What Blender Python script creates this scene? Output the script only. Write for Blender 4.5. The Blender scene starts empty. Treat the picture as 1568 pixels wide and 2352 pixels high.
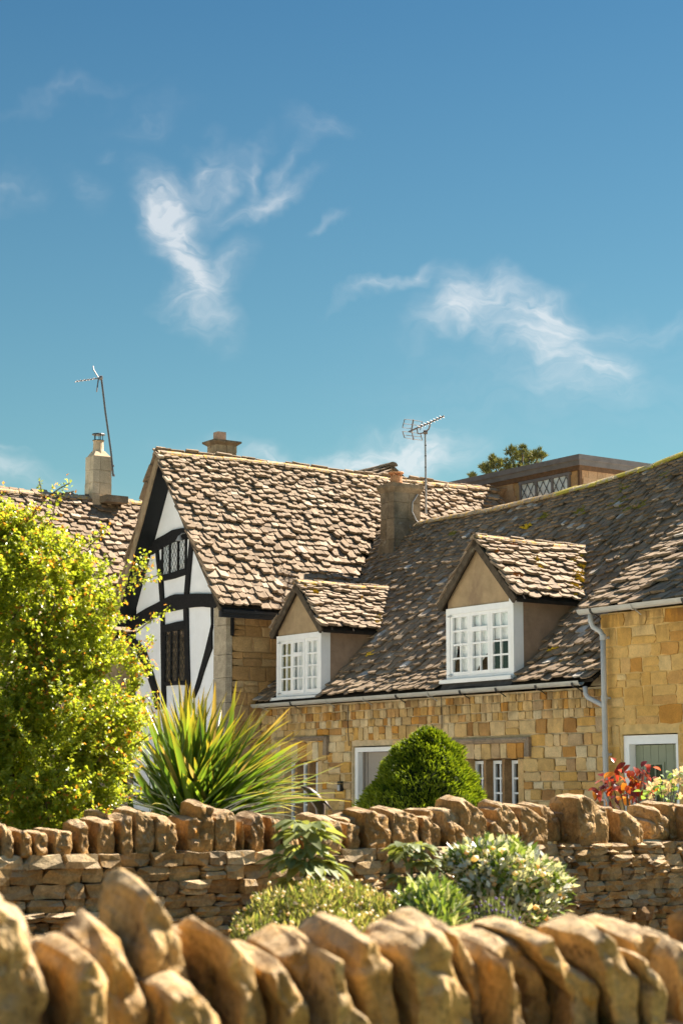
import bpy, bmesh, math, random
import numpy as np
from mathutils import Vector, Matrix, noise as mnoise
random.seed(7); rng = np.random.default_rng(7)
S = bpy.context.scene
COL = S.collection

# ------------------------------------------------------------------ camera
F, CX, CY, YH, EYE = 4225., 784., 1176., 1810., 1.5
PIT = math.atan((YH - CY) / F)
cam = bpy.data.cameras.new('camera'); camo = bpy.data.objects.new('camera', cam); COL.objects.link(camo)
cam.sensor_fit = 'HORIZONTAL'; cam.sensor_width = 24.0; cam.lens = 24 * F / 1568
camo.location = (0, 0, EYE); camo.rotation_euler = (math.pi / 2 + PIT, 0, 0)
cam.clip_start = .1; cam.clip_end = 6000
cam.dof.use_dof = True; cam.dof.focus_distance = 27; cam.dof.aperture_fstop = 5.0
S.camera = camo

# ------------------------------------------------------------------ light
SUN_PHI, SUN_EL = math.radians(36), math.radians(47.2)
SV = Vector((math.cos(SUN_PHI) * math.cos(SUN_EL), math.sin(SUN_PHI) * math.cos(SUN_EL), math.sin(SUN_EL)))
sl = bpy.data.lights.new('sun', 'SUN'); sl.energy = 5.0; sl.angle = math.radians(.53); sl.color = (1, .915, .79)
slo = bpy.data.objects.new('sun', sl); COL.objects.link(slo); slo.rotation_euler = SV.to_track_quat('Z', 'Y').to_euler()
slo.location = (20, 20, 40)

# ------------------------------------------------------------------ render
S.view_settings.view_transform = 'Standard'; S.view_settings.look = 'None'
S.view_settings.gamma = 1; S.view_settings.exposure = 2.0
S.cycles.use_denoising = True; S.cycles.max_bounces = 8; S.cycles.transparent_max_bounces = 12

# ------------------------------------------------------------------ photo geometry
cP, sP = math.cos(PIT), math.sin(PIT)
C0 = np.array([0, 0, EYE])
def ray(x, y):
    cx, cy = (x - CX) / F, -(y - CY) / F
    return np.array([cx, cP - cy * sP, sP + cy * cP])
def proj(p):
    d = np.asarray(p, float) - C0
    f = d[1] * cP + d[2] * sP; u = -d[1] * sP + d[2] * cP
    return CX + F * d[0] / f, CY - F * u / f
def at(x, y, dep):                       # the point on a sight line at a distance north
    r = ray(x, y); return C0 + r * (dep / r[1])
TH = math.radians(35)
U = np.array([math.sin(TH), -math.cos(TH), 0]); W = np.array([math.cos(TH), math.sin(TH), 0])
O = at(845, 1810, 29.0); O[2] = 0
ROT = math.atan2(U[1], U[0])
def hit(x, y, o, n):
    r = ray(x, y); return C0 + r * (np.dot(o - C0, n) / np.dot(r, n))
def loc(p):
    d = np.asarray(p) - O; return np.array([d @ U, d @ W, d[2]])
def wld(a, b, z): return O + a * U + b * W + np.array([0, 0, z])
def fac(x, y, b=0): return loc(hit(x, y, wld(0, b, 0), W))
def apl(x, y, a): return loc(hit(x, y, wld(a, 0, 0), U))

# ------------------------------------------------------------------ world: Nishita sky with a few thin clouds
world = bpy.data.worlds.new('World'); S.world = world; world.use_nodes = True
nt = world.node_tree; N = nt.nodes; L = nt.links; N.clear()
def nd(tree, t, **kw):
    n = tree.nodes.new(t)
    for k, v in kw.items():
        if k == 'inp':
            for i, val in v.items(): n.inputs[i].default_value = val
        else: setattr(n, k, v)
    return n
out = nd(nt, 'ShaderNodeOutputWorld'); bg = nd(nt, 'ShaderNodeBackground')
sky = nd(nt, 'ShaderNodeTexSky', sky_type='NISHITA')
sky.sun_disc = False; sky.sun_elevation = SUN_EL; sky.sun_rotation = math.pi / 2 - SUN_PHI
sky.air_density = 1.25; sky.dust_density = .35; sky.ozone_density = 1.6; sky.altitude = 100
SKY_STR = .05
bg.inputs[1].default_value = SKY_STR
tint = nd(nt, 'ShaderNodeMix', data_type='RGBA', blend_type='MULTIPLY'); tint.inputs[0].default_value = 1
L.new(sky.outputs[0], tint.inputs[6])
tc = nd(nt, 'ShaderNodeTexCoord')
sepz = nd(nt, 'ShaderNodeSeparateXYZ'); L.new(tc.outputs['Generated'], sepz.inputs[0])
deep = nd(nt, 'ShaderNodeValToRGB'); L.new(sepz.outputs[2], deep.inputs[0])      # the blue deepens steadily from the horizon up
for e_, (p_, c_) in zip([deep.color_ramp.elements[0], deep.color_ramp.elements[1], deep.color_ramp.elements.new(.42)], ((0.05, (.37, .532, .465, 1)), (1, (.151, .297, .375, 1)), (.42, (.174, .342, .398, 1)))): e_.position = p_; e_.color = c_
L.new(deep.outputs[0], tint.inputs[7])
def math_(op, a, b=None, tree=nt, clamp=False):
    n = nd(tree, 'ShaderNodeMath', operation=op, use_clamp=clamp)
    for i, v in enumerate((a, b)):
        if v is None: continue
        if isinstance(v, (int, float)): n.inputs[i].default_value = v
        else: tree.links.new(v, n.inputs[i])
    return n.outputs[0]
def vmath(op, a, b=None, tree=nt):
    n = nd(tree, 'ShaderNodeVectorMath', operation=op)
    for i, v in enumerate((a, b)):
        if v is None: continue
        if isinstance(v, (tuple, list, np.ndarray)): n.inputs[i].default_value = tuple(float(x) for x in v)
        else: tree.links.new(v, n.inputs[i])
    return n
DIR = tc.outputs['Generated']
def noise_(vec, scale, detail=5, rough=.55, dist=0, tree=nt, col=False):
    n = nd(tree, 'ShaderNodeTexNoise', inp={2: scale, 3: detail, 4: rough})
    n.inputs['Distortion'].default_value = dist
    tree.links.new(vec, n.inputs[0]); return n.outputs[1 if col else 0]
warp1 = vmath('SUBTRACT', noise_(DIR, 9, 3, .6, col=True), (.5, .5, .5)).outputs[0]
warp1 = vmath('SCALE', warp1); warp1.inputs[3].default_value = .075
warp2 = vmath('SUBTRACT', noise_(DIR, 34, 3, .62, col=True), (.5, .5, .5)).outputs[0]
warp2 = vmath('SCALE', warp2); warp2.inputs[3].default_value = .03
wdir = vmath('ADD', vmath('ADD', DIR, warp1.outputs[0]).outputs[0], warp2.outputs[0]).outputs[0]
FW = np.array([0, cP, sP]); UPV = np.array([0, -sP, cP])
fwd = vmath('DOT_PRODUCT', wdir, FW).outputs['Value']
gx = math_('DIVIDE', vmath('DOT_PRODUCT', wdir, (1, 0, 0)).outputs['Value'], fwd); gy = math_('DIVIDE', vmath('DOT_PRODUCT', wdir, UPV).outputs['Value'], fwd)
gn = nd(nt, 'ShaderNodeCombineXYZ'); L.new(gx, gn.inputs[0]); L.new(gy, gn.inputs[1])      # sky directions as slopes about one fixed heading
def blob(x, y, rx, ry, ang, amp):         # a soft streak of cloud round one direction of the sky
    mp = nd(nt, 'ShaderNodeMapping', vector_type='TEXTURE'); L.new(gn.outputs[0], mp.inputs[0])
    mp.inputs[1].default_value = ((x - CX) / F, -(y - CY) / F, 0); mp.inputs[2].default_value = (0, 0, math.radians(ang)); mp.inputs[3].default_value = (2.2 * rx / F, 2.2 * ry / F, 1)
    g = nd(nt, 'ShaderNodeTexGradient', gradient_type='QUADRATIC_SPHERE'); L.new(mp.outputs[0], g.inputs[0])
    return math_('MULTIPLY', g.outputs[1], amp * 1.35)
blobs = [(370, 505, 105, 44, -55, .85), (430, 610, 105, 38, -62, .9), (320, 455, 55, 34, -30, .45), (500, 585, 60, 32, 35, .38),
         (435, 380, 60, 24, 35, .45), (475, 415, 80, 22, 40, .4), (595, 440, 100, 18, 16, .5), (565, 385, 55, 16, 62, .36), (640, 385, 60, 18, 50, .25),
         (720, 290, 55, 20, 10, .18), (330, 270, 70, 22, 5, .11), (150, 220, 130, 14, 4, .10), (20, 400, 40, 30, 0, .16), (150, 420, 20, 40, 20, .15), (210, 330, 16, 14, 0, .16), (740, 490, 35, 10, 20, .2),
         (870, 690, 75, 13, 12, .5), (975, 655, 30, 14, 35, .45), (1050, 735, 75, 40, 25, .75), (1130, 690, 90, 35, -15, .55), (1240, 745, 60, 42, -40, .8), (1170, 760, 120, 40, -15, .35),
         (1260, 825, 80, 28, -12, .5), (1375, 845, 70, 32, -20, .55), (1330, 890, 110, 30, -12, .26), (1390, 740, 110, 34, -5, .2), (1540, 740, 50, 20, 0, .22),
         (900, 1075, 150, 50, 8, .95), (1000, 1055, 90, 45, 0, .6), (680, 1085, 160, 26, -6, .7), (60, 1095, 150, 34, -10, .4), (1280, 900, 330, 130, 0, .10), (30, 1040, 60, 6, 0, .2)]
tot = None
for bl in blobs:
    g = blob(*bl); tot = g if tot is None else math_('ADD', tot, g)
fib = nd(nt, 'ShaderNodeMapping'); L.new(gn.outputs[0], fib.inputs[0]); fib.inputs[2].default_value = (0, 0, math.radians(-38)); fib.inputs[3].default_value = (42, 120, 1)   # fibres drawn out along one wind
tex = math_('ADD', noise_(fib.outputs[0], 1, 6, .64, .5), math_('MULTIPLY', noise_(wdir, 16, 2, .6, .3), .6))
tex = math_('MULTIPLY', math_('SUBTRACT', tex, .46), 2.6, clamp=False)
cl = math_('MULTIPLY', math_('MULTIPLY', tot, math_('MAXIMUM', tex, .0)), math_('GREATER_THAN', fwd, .2))
cl = math_('MULTIPLY', math_('MINIMUM', cl, 1.15), .54, clamp=True)
cm = nd(nt, 'ShaderNodeMix', data_type='RGBA'); L.new(cl, cm.inputs[0]); L.new(tint.outputs[2], cm.inputs[6])
CLOUD = 4.93
cm.inputs[7].default_value = (CLOUD, CLOUD, CLOUD * 1.0, 1)
L.new(cm.outputs[2], bg.inputs[0]); L.new(bg.outputs[0], out.inputs[0])

# ------------------------------------------------------------------ materials
MATS = {}
def new_mat(name):
    m = bpy.data.materials.new(name); m.use_nodes = True; m.node_tree.nodes.clear(); MATS[name] = m
    t = m.node_tree; o = nd(t, 'ShaderNodeOutputMaterial'); return m, t, o
def ramp(t, fac_, stops, interp='LINEAR'):
    r = nd(t, 'ShaderNodeValToRGB'); r.color_ramp.interpolation = interp
    els = r.color_ramp.elements
    while len(els) < len(stops): els.new(.5)
    for e, (p, c) in zip(els, stops): e.position = p; e.color = (*c, 1)
    t.links.new(fac_, r.inputs[0]); return r.outputs[0]
def mixc(t, f, a, b, mode='MIX'):
    n = nd(t, 'ShaderNodeMix', data_type='RGBA', blend_type=mode)
    for i, v in ((0, f), (6, a), (7, b)):
        if isinstance(v, (int, float)): n.inputs[i].default_value = v
        elif isinstance(v, tuple): n.inputs[i].default_value = (*v, 1) if len(v) == 3 else v
        else: t.links.new(v, n.inputs[i])
    return n.outputs[2]
def gpos(t): return nd(t, 'ShaderNodeNewGeometry').outputs['Position']
def thr(t, v, lo, hi):
    n = nd(t, 'ShaderNodeMapRange', inp={1: lo, 2: hi, 3: 0, 4: 1}); t.links.new(v, n.inputs[0]); return n.outputs[0]
def piece_rnd(t):
    g = nd(t, 'ShaderNodeNewGeometry'); o = nd(t, 'ShaderNodeObjectInfo')
    return math_('FRACT', math_('ADD', g.outputs['Random Per Island'], o.outputs['Random'], tree=t), tree=t)
def finish(t, o, col, rough=.85, bump=None, dist=.02, strength=.6, spec=.3):
    b = nd(t, 'ShaderNodeBsdfPrincipled'); b.inputs['Roughness'].default_value = rough
    b.inputs['Specular IOR Level'].default_value = spec
    if isinstance(col, tuple): b.inputs['Base Color'].default_value = (*col, 1)
    else: t.links.new(col, b.inputs['Base Color'])
    if bump is not None:
        n = nd(t, 'ShaderNodeBump', inp={0: strength, 1: dist}); t.links.new(bump, n.inputs['Height']); t.links.new(n.outputs[0], b.inputs['Normal'])
    t.links.new(b.outputs[0], o.inputs[0]); return b
def stone_mat(name, stops, mott=(.7, 1.25), mscale=7, spots=None, bscale=40, bdist=.012, dark=None, bstr=.7, fine=.25, drip=None, bed=None, lit_crust=None):
    m, t, o = new_mat(name); p = gpos(t)
    c = ramp(t, piece_rnd(t), stops)
    n1 = noise_(p, mscale, 6, .65, .3, tree=t)
    mr = nd(t, 'ShaderNodeMapRange', inp={1: .3, 2: .72, 3: mott[0], 4: mott[1]}); t.links.new(n1, mr.inputs[0])
    c = mixc(t, 1.0, c, mr.outputs[0], 'MULTIPLY')
    n2 = noise_(p, bscale, 5, .7, tree=t)
    mr2 = nd(t, 'ShaderNodeMapRange', inp={1: .3, 2: .7, 3: 1 - fine, 4: 1 + fine}); t.links.new(n2, mr2.inputs[0])
    c = mixc(t, 1.0, c, mr2.outputs[0], 'MULTIPLY')
    if dark: c = mixc(t, thr(t, noise_(p, dark[0], 5, .7, .5, tree=t), dark[1], dark[1] + .09), c, dark[2])
    for i, (sc_, lo, col, amt) in enumerate(spots or []):
        off = vmath('ADD', p, (3.7 * i + 1.3, 9.1 * i, 4.2), tree=t).outputs[0]
        f = thr(t, noise_(off, sc_, 4, .6, .2, tree=t), lo, lo + .05)
        c = mixc(t, math_('MULTIPLY', f, amt, tree=t), c, col)
    if lit_crust:     # sunlit cream painted into upward faces, together with pale weathering
        gn_ = nd(t, 'ShaderNodeSeparateXYZ'); t.links.new(nd(t, 'ShaderNodeNewGeometry').outputs['Normal'], gn_.inputs[0])
        f = math_('MULTIPLY', thr(t, gn_.outputs[2], .15, .6), thr(t, noise_(p, 8, 5, .7, .3, tree=t), .30, .52), tree=t)
        c = mixc(t, math_('MULTIPLY', f, lit_crust[1], tree=t), c, lit_crust[0])
    if drip:      # rain-washed soot running down from the gutter line
        mp = nd(t, 'ShaderNodeMapping'); mp.inputs['Scale'].default_value = (7, 7, 1.3); t.links.new(p, mp.inputs[0])
        sz = nd(t, 'ShaderNodeSeparateXYZ'); t.links.new(p, sz.inputs[0])
        f = math_('MULTIPLY', thr(t, noise_(mp.outputs[0], 1, 6, .7, .4, tree=t), .40, .58), thr(t, sz.outputs[2], drip[0], drip[1]), tree=t)
        c = mixc(t, math_('MULTIPLY', f, .8, tree=t), c, (.10, .055, .025))
    h = math_('ADD', math_('MULTIPLY', n1, .9, tree=t), math_('MULTIPLY', n2, .6, tree=t), tree=t)
    if bed:
        mp = nd(t, 'ShaderNodeMapping'); mp.inputs['Scale'].default_value = bed; t.links.new(p, mp.inputs[0])
        h = math_('ADD', h, math_('MULTIPLY', noise_(mp.outputs[0], 1, 6, .7, .6, tree=t), 1.3, tree=t), tree=t)
        vo = nd(t, 'ShaderNodeTexVoronoi', feature='F1'); vo.inputs['Scale'].default_value = 14; t.links.new(p, vo.inputs[0])
        h = math_('ADD', h, math_('MULTIPLY', vo.outputs[0], .9, tree=t), tree=t)
    finish(t, o, c, .9, h, bdist, bstr, .2); return m
def plain(name, col, rough=.6, noise_amt=.12, nscale=12, spec=.4, bump=0, stain=None, metal=0):
    m, t, o = new_mat(name); p = gpos(t)
    n1 = noise_(p, nscale, 6, .65, .2, tree=t)
    mr = nd(t, 'ShaderNodeMapRange', inp={1: .3, 2: .7, 3: 1 - noise_amt, 4: 1 + noise_amt}); t.links.new(n1, mr.inputs[0])
    c = mixc(t, 1.0, tuple(col), mr.outputs[0], 'MULTIPLY')
    if stain:   # (xyz scale, threshold, colour, amount): weathering streaks with their own shape
        mp = nd(t, 'ShaderNodeMapping'); mp.inputs['Scale'].default_value = stain[0]; t.links.new(p, mp.inputs[0])
        f = thr(t, noise_(mp.outputs[0], 1, 5, .65, .3, tree=t), stain[1], stain[1] + .16)
        c = mixc(t, math_('MULTIPLY', f, stain[3], tree=t), c, stain[2])
    b = finish(t, o, c, rough, n1 if bump else None, bump or .01, .5, spec); b.inputs['Metallic'].default_value = metal
    return m
def leaf_mat(name, transl=.45, rough=.4, spec=.5, gain=1.0):
    m, t, o = new_mat(name)
    a = nd(t, 'ShaderNodeAttribute', attribute_name='Col')
    c = a.outputs[0]
    oi = nd(t, 'ShaderNodeObjectInfo')
    mr = nd(t, 'ShaderNodeMapRange', inp={1: 0, 2: 1, 3: .75 * gain, 4: 1.25 * gain}); t.links.new(oi.outputs['Random'], mr.inputs[0])
    c = mixc(t, 1.0, c, mr.outputs[0], 'MULTIPLY')
    b = nd(t, 'ShaderNodeBsdfPrincipled'); b.inputs['Roughness'].default_value = rough; b.inputs['Specular IOR Level'].default_value = spec
    t.links.new(c, b.inputs['Base Color'])
    tr = nd(t, 'ShaderNodeBsdfTranslucent')
    t.links.new(mixc(t, 1.0, c, (1.45, 1.35, .55), 'MULTIPLY'), tr.inputs[0])
    mx = nd(t, 'ShaderNodeMixShader'); mx.inputs[0].default_value = transl
    t.links.new(b.outputs[0], mx.inputs[1]); t.links.new(tr.outputs[0], mx.inputs[2]); t.links.new(mx.outputs[0], o.inputs[0]); return m
def glass_mat(name, tintc=(.95, .97, .97), refl=.07):
    m, t, o = new_mat(name)
    tr = nd(t, 'ShaderNodeBsdfTransparent'); tr.inputs[0].default_value = (*tintc, 1)
    gl = nd(t, 'ShaderNodeBsdfGlossy'); gl.inputs['Roughness'].default_value = .02
    lw_ = nd(t, 'ShaderNodeLayerWeight'); f = math_('ADD', math_('POWER', lw_.outputs['Facing'], 4.0, tree=t), refl, tree=t, clamp=True)
    bn = nd(t, 'ShaderNodeBump', inp={0: .02, 1: .01}); t.links.new(noise_(gpos(t), 6, 2, tree=t), bn.inputs['Height']); t.links.new(bn.outputs[0], gl.inputs['Normal'])
    mx = nd(t, 'ShaderNodeMixShader'); t.links.new(f, mx.inputs[0]); t.links.new(tr.outputs[0], mx.inputs[1]); t.links.new(gl.outputs[0], mx.inputs[2])
    t.links.new(mx.outputs[0], o.inputs[0]); return m

M_TILE = stone_mat('stone_slate_pale', [(0, (.20, .141, .09)), (.3, (.265, .191, .126)), (.6, (.23, .165, .108)), (.9, (.30, .22, .148)), (.97, (.43, .34, .245)), (1, (.175, .122, .078))], (.62, 1.22), 5,
                   [(9, .66, (.62, .55, .43), .7), (26, .68, (.50, .24, .05), .55), (14, .69, (.10, .085, .07), .7)], 60, .010)
M_TILE_DARK = stone_mat('stone_slate_weathered', [(0, (.20, .141, .088)), (.4, (.29, .208, .134)), (.75, (.245, .173, .11)), (.965, (.335, .248, .165)), (.988, (.44, .39, .33)), (1, (.48, .44, .39))], (.55, 1.3), 4,
                        [(11, .665, (.40, .37, .31), .75), (3.2, .66, (.10, .085, .03), .6), (30, .71, (.45, .27, .04), .6)], 55, .012)
M_TILE_DORM = stone_mat('stone_slate_lichened', [(0, (.23, .168, .113)), (.5, (.30, .223, .153)), (.85, (.255, .188, .127)), (1, (.37, .285, .205))], (.62, 1.2), 6,
                        [(9, .64, (.62, .54, .42), .6), (7, .66, (.52, .29, .02), .85), (28, .67, (.42, .15, .03), .6)], 60, .010)
M_RIDGE = stone_mat('ridge_lichen', [(0, (.36, .26, .165)), (1, (.43, .32, .21))], (.7, 1.2), 9,
                    [(16, .52, (.56, .33, .06), .85), (34, .62, (.22, .13, .06), .7), (13, .64, (.66, .60, .50), .6)], 70, .02)
M_RIDGE_MOSS = stone_mat('ridge_moss', [(0, (.46, .37, .24)), (1, (.50, .40, .24))], (.7, 1.2), 9,
                         [(6, .44, (.46, .37, .04), .9), (24, .6, (.55, .36, .05), .7), (30, .63, (.12, .10, .03), .6)], 70, .025)
M_WALL = stone_mat('golden_rubble', [(0, (.52, .315, .105)), (.14, (.67, .49, .26)), (.28, (.60, .335, .085)), (.40, (.69, .53, .30)), (.54, (.60, .265, .04)), (.66, (.62, .40, .15)), (.80, (.71, .56, .34)), (.89, (.36, .18, .06)), (.94, (.52, .24, .05)), (1, (.45, .26, .10))],
                   (.72, 1.16), 5, [(17, .66, (.30, .15, .055), .7)], 45, .012, fine=.16, drip=(2.25, 2.85))
M_WALL2 = stone_mat('ochre_ashlar', [(0, (.60, .33, .08)), (.3, (.68, .42, .145)), (.55, (.62, .35, .09)), (.8, (.69, .475, .21)), (1, (.52, .235, .04))],
                    (.74, 1.14), 4, [(6, .66, (.62, .34, .07), .6), (17, .67, (.30, .16, .06), .6)], 45, .01, fine=.15, drip=(3.35, 3.85))
M_WALL3 = stone_mat('brown_rubble', [(0, (.36, .21, .085)), (.35, (.46, .27, .105)), (.6, (.52, .36, .18)), (.85, (.40, .23, .09)), (1, (.56, .42, .24))], (.65, 1.15), 5, [(13, .66, (.22, .12, .05), .7)], 45, .012)
M_MORTAR = plain('lime_mortar', (.56, .43, .26), .95, .25, 9, .1, .02, ((2.5, 2.5, .8), .56, (.22, .13, .06), .6))
M_MORTAR2 = plain('ochre_mortar', (.62, .42, .17), .95, .22, 7, .1, .02, ((2.5, 2.5, .9), .6, (.30, .17, .07), .5))
M_MORTAR3 = plain('brown_mortar', (.40, .26, .13), .95, .25, 9, .1, .02)
M_DRY = stone_mat('dry_stone', [(0, (.25, .135, .05)), (.2, (.50, .32, .135)), (.4, (.36, .205, .07)), (.6, (.60, .44, .24)), (.8, (.42, .255, .095)), (.9, (.30, .21, .12)), (1, (.56, .33, .12))], (.5, 1.25), 9,
                  [(22, .67, (.48, .41, .30), .45), (12, .66, (.60, .27, .04), .7), (30, .64, (.12, .085, .05), .65)], 60, .018, fine=.35, lit_crust=((.42, .34, .24), .5))
M_COPE = stone_mat('coping_stone', [(0, (.36, .195, .065)), (.4, (.48, .285, .105)), (.7, (.41, .225, .07)), (1, (.52, .335, .145))], (.45, 1.3), 8,
                   [(17, .66, (.46, .38, .26), .45), (11, .66, (.52, .21, .02), .75), (26, .61, (.09, .06, .035), .7)], 55, .022, bstr=.9, fine=.35, bed=(30, 30, 8), lit_crust=((.48, .37, .25), .6))
M_COPE_NEAR = stone_mat('near_coping_stone', [(0, (.47, .265, .082)), (.5, (.55, .325, .108)), (1, (.57, .37, .15))], (.5, 1.3), 6,
                        [(14, .66, (.50, .40, .27), .5), (9, .64, (.52, .24, .03), .75), (20, .60, (.13, .075, .035), .7), (45, .63, (.10, .06, .03), .7)], 60, .022, bstr=.9, fine=.35, bed=(26, 26, 7), lit_crust=((.52, .41, .275), .55))
M_CORE = plain('wall_core', (.10, .07, .045), .95, .3, 10, .1)
M_CHIM = stone_mat('chimney_stone', [(0, (.36, .27, .175)), (.5, (.46, .355, .235)), (1, (.40, .30, .19))], (.55, 1.2), 6, [(9, .64, (.14, .10, .07), .7), (22, .66, (.50, .44, .33), .5)], 50, .012)
M_CHIM_PALE = stone_mat('pale_chimney_stone', [(0, (.52, .42, .29)), (.5, (.60, .50, .36)), (1, (.50, .37, .24))], (.75, 1.12), 4, [(5, .68, (.16, .13, .11), .7)], 50, .008)
M_CHIM_DARK = stone_mat('sooty_chimney_stone', [(0, (.20, .155, .105)), (.5, (.26, .20, .135)), (1, (.22, .16, .10))], (.5, 1.3), 5, [(8, .62, (.34, .30, .24), .6), (20, .62, (.36, .26, .12), .5)], 50, .012)
M_TERRA = plain('terracotta', (.52, .26, .13), .8, .2, 14, .2)
M_POT = plain('buff_pot', (.55, .42, .28), .85, .2, 12, .2)
M_BUFFPOT = plain('pink_buff_pot', (.46, .30, .22), .85, .2, 12, .2)
M_WHITE = plain('white_paint', (.87, .86, .84), .35, .05, 5, .5, 0, ((9, 9, 1.6), .60, (.62, .58, .50), .35))
M_LIME = plain('white_limewash', (.88, .885, .90), .9, .06, 2.5, .15, .004, ((2, 2, .8), .58, (.70, .69, .67), .35))
M_BLACK = plain('tarred_oak', (.012, .012, .013), .75, .5, 18, .25, .01)
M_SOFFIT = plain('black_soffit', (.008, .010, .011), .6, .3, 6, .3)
M_BARGE = plain('weathered_barge', (.30, .225, .14), .8, .3, 6, .2, .01, ((3, 3, 1.2), .52, (.20, .12, .06), .8))
M_BARGE_DARK = plain('dark_verge', (.085, .065, .045), .9, .4, 12, .15, .01, ((6, 6, 6), .6, (.30, .26, .18), .6))
M_RENDER = plain('tan_render', (.38, .27, .155), .9, .18, 5, .15, .006, ((1.8, 1.8, 1.1), .50, (.25, .17, .105), .75))
M_RENDER_SHADE = plain('shaded_tan_render', (.33, .225, .15), .9, .22, 4, .15, .004)  # same render, with the shade on the dormer cheeks put into its colour
M_LEAD = plain('lead_apron', (.075, .065, .055), .8, .3, 8, .2, .004, ((18, 18, .6), .60, (.26, .23, .19), .5))
M_GUTTER = plain('grey_gutter', (.40, .385, .34), .4, .12, 5, .5)
M_PIPE = plain('grey_downpipe', (.42, .42, .41), .35, .10, 5, .5)
M_BLACKGUT = plain('black_gutter', (.018, .020, .024), .6, .4, 20, .3, 0, ((9, 9, 5), .66, (.45, .50, .55), .7))
M_GLASS = glass_mat('window_glass'); M_GLASS_DARK = glass_mat('old_glass', (.75, .76, .74), .14)
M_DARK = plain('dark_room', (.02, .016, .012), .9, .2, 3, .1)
M_CURT = plain('net_curtain', (.88, .89, .88), .9, .06, 20, .1)
M_CURT_Y = plain('cream_curtain', (.42, .38, .20), .9, .15, 20, .1)
M_DOORG = plain('grey_door_paint', (.33, .285, .24), .5, .05, 8, .4)
M_SAGE = plain('sage_door_paint', (.255, .275, .185), .5, .05, 8, .4)
M_IRON = plain('dark_iron', (.03, .028, .026), .5, .2, 20, .4)
M_ALU = plain('aerial_metal', (.16, .14, .13), .45, .3, 30, .5, metal=.4)
M_MAST = plain('mast_metal', (.33, .32, .32), .4, .25, 30, .5, metal=.5)
M_LATT = plain('lead_cames', (.05, .048, .045), .6, .2, 20, .3)
M_TIMB = plain('brown_timber', (.12, .07, .04), .8, .3, 10, .2)
M_FLATROOF = plain('grey_felt', (.15, .145, .15), .8, .2, 5, .2)
M_SHING = stone_mat('tile_hung', [(0, (.36, .235, .14)), (.5, (.44, .305, .19)), (1, (.40, .25, .14))], (.72, 1.15), 5, [(5, .68, (.09, .065, .05), .8)], 50, .008)
M_STONEGREY = stone_mat('grey_dressed_stone', [(0, (.42, .355, .26)), (1, (.47, .39, .28))], (.65, 1.15), 7, [(12, .66, (.22, .19, .15), .6)], 50, .012)
M_MULL = stone_mat('brown_mullion', [(0, (.26, .15, .07)), (1, (.34, .20, .09))], (.6, 1.2), 7, [], 50, .012)
M_JAMB = stone_mat('orange_jamb', [(0, (.60, .38, .16)), (1, (.63, .43, .21))], (.75, 1.1), 7, [], 50, .008)
M_HOOD = stone_mat('dark_hood_mould', [(0, (.29, .215, .145)), (1, (.35, .265, .18))], (.6, 1.25), 9, [], 50, .012)
M_BARK = plain('bark', (.12, .085, .055), .9, .35, 30, .15, .02)
M_WOOD = plain('bleached_dark_wood', (.07, .045, .03), .5, .3, 18, .5, .01)
M_LEAF = leaf_mat('shrub_leaf', .60, .34, .6, 1.0)
M_SWORD = leaf_mat('sword_leaf', .42, .28, .6)
M_GLOSSY = leaf_mat('glossy_leaf', .25, .22, .7)
M_SOFT = leaf_mat('soft_leaf', .45, .5, .3)
M_NEEDLE = leaf_mat('conifer_sprig', .38, .55, .2)
M_RED = leaf_mat('red_leaf', .55, .25, .6)
M_PINE = leaf_mat('pine_needles', .2, .6, .2)
M_PETAL = leaf_mat('petal', .4, .6, .2)
M_SOIL = plain('soil', (.09, .06, .04), .95, .4, 9, .1, .03)
M_GRAVEL = plain('pale_gravel', (.60, .565, .51), .95, .22, 60, .1, .02)
M_ASPHALT = plain('dusty_tarmac', (.20, .155, .11), .9, .2, 40, .2, .01)
def ground_mat():
    m, t, o = new_mat('meadow_ground'); p = gpos(t)
    c = ramp(t, noise_(p, .35, 8, .65, .4, tree=t), [(.3, (.06, .09, .025)), (.5, (.10, .125, .04)), (.7, (.20, .18, .09))])
    finish(t, o, c, .95, noise_(p, 30, 5, tree=t), .03); return m
M_GROUND = ground_mat()
M_BATTEN = plain('dark_underlay', (.030, .024, .018), .95, .3, 8, .1)

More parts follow.
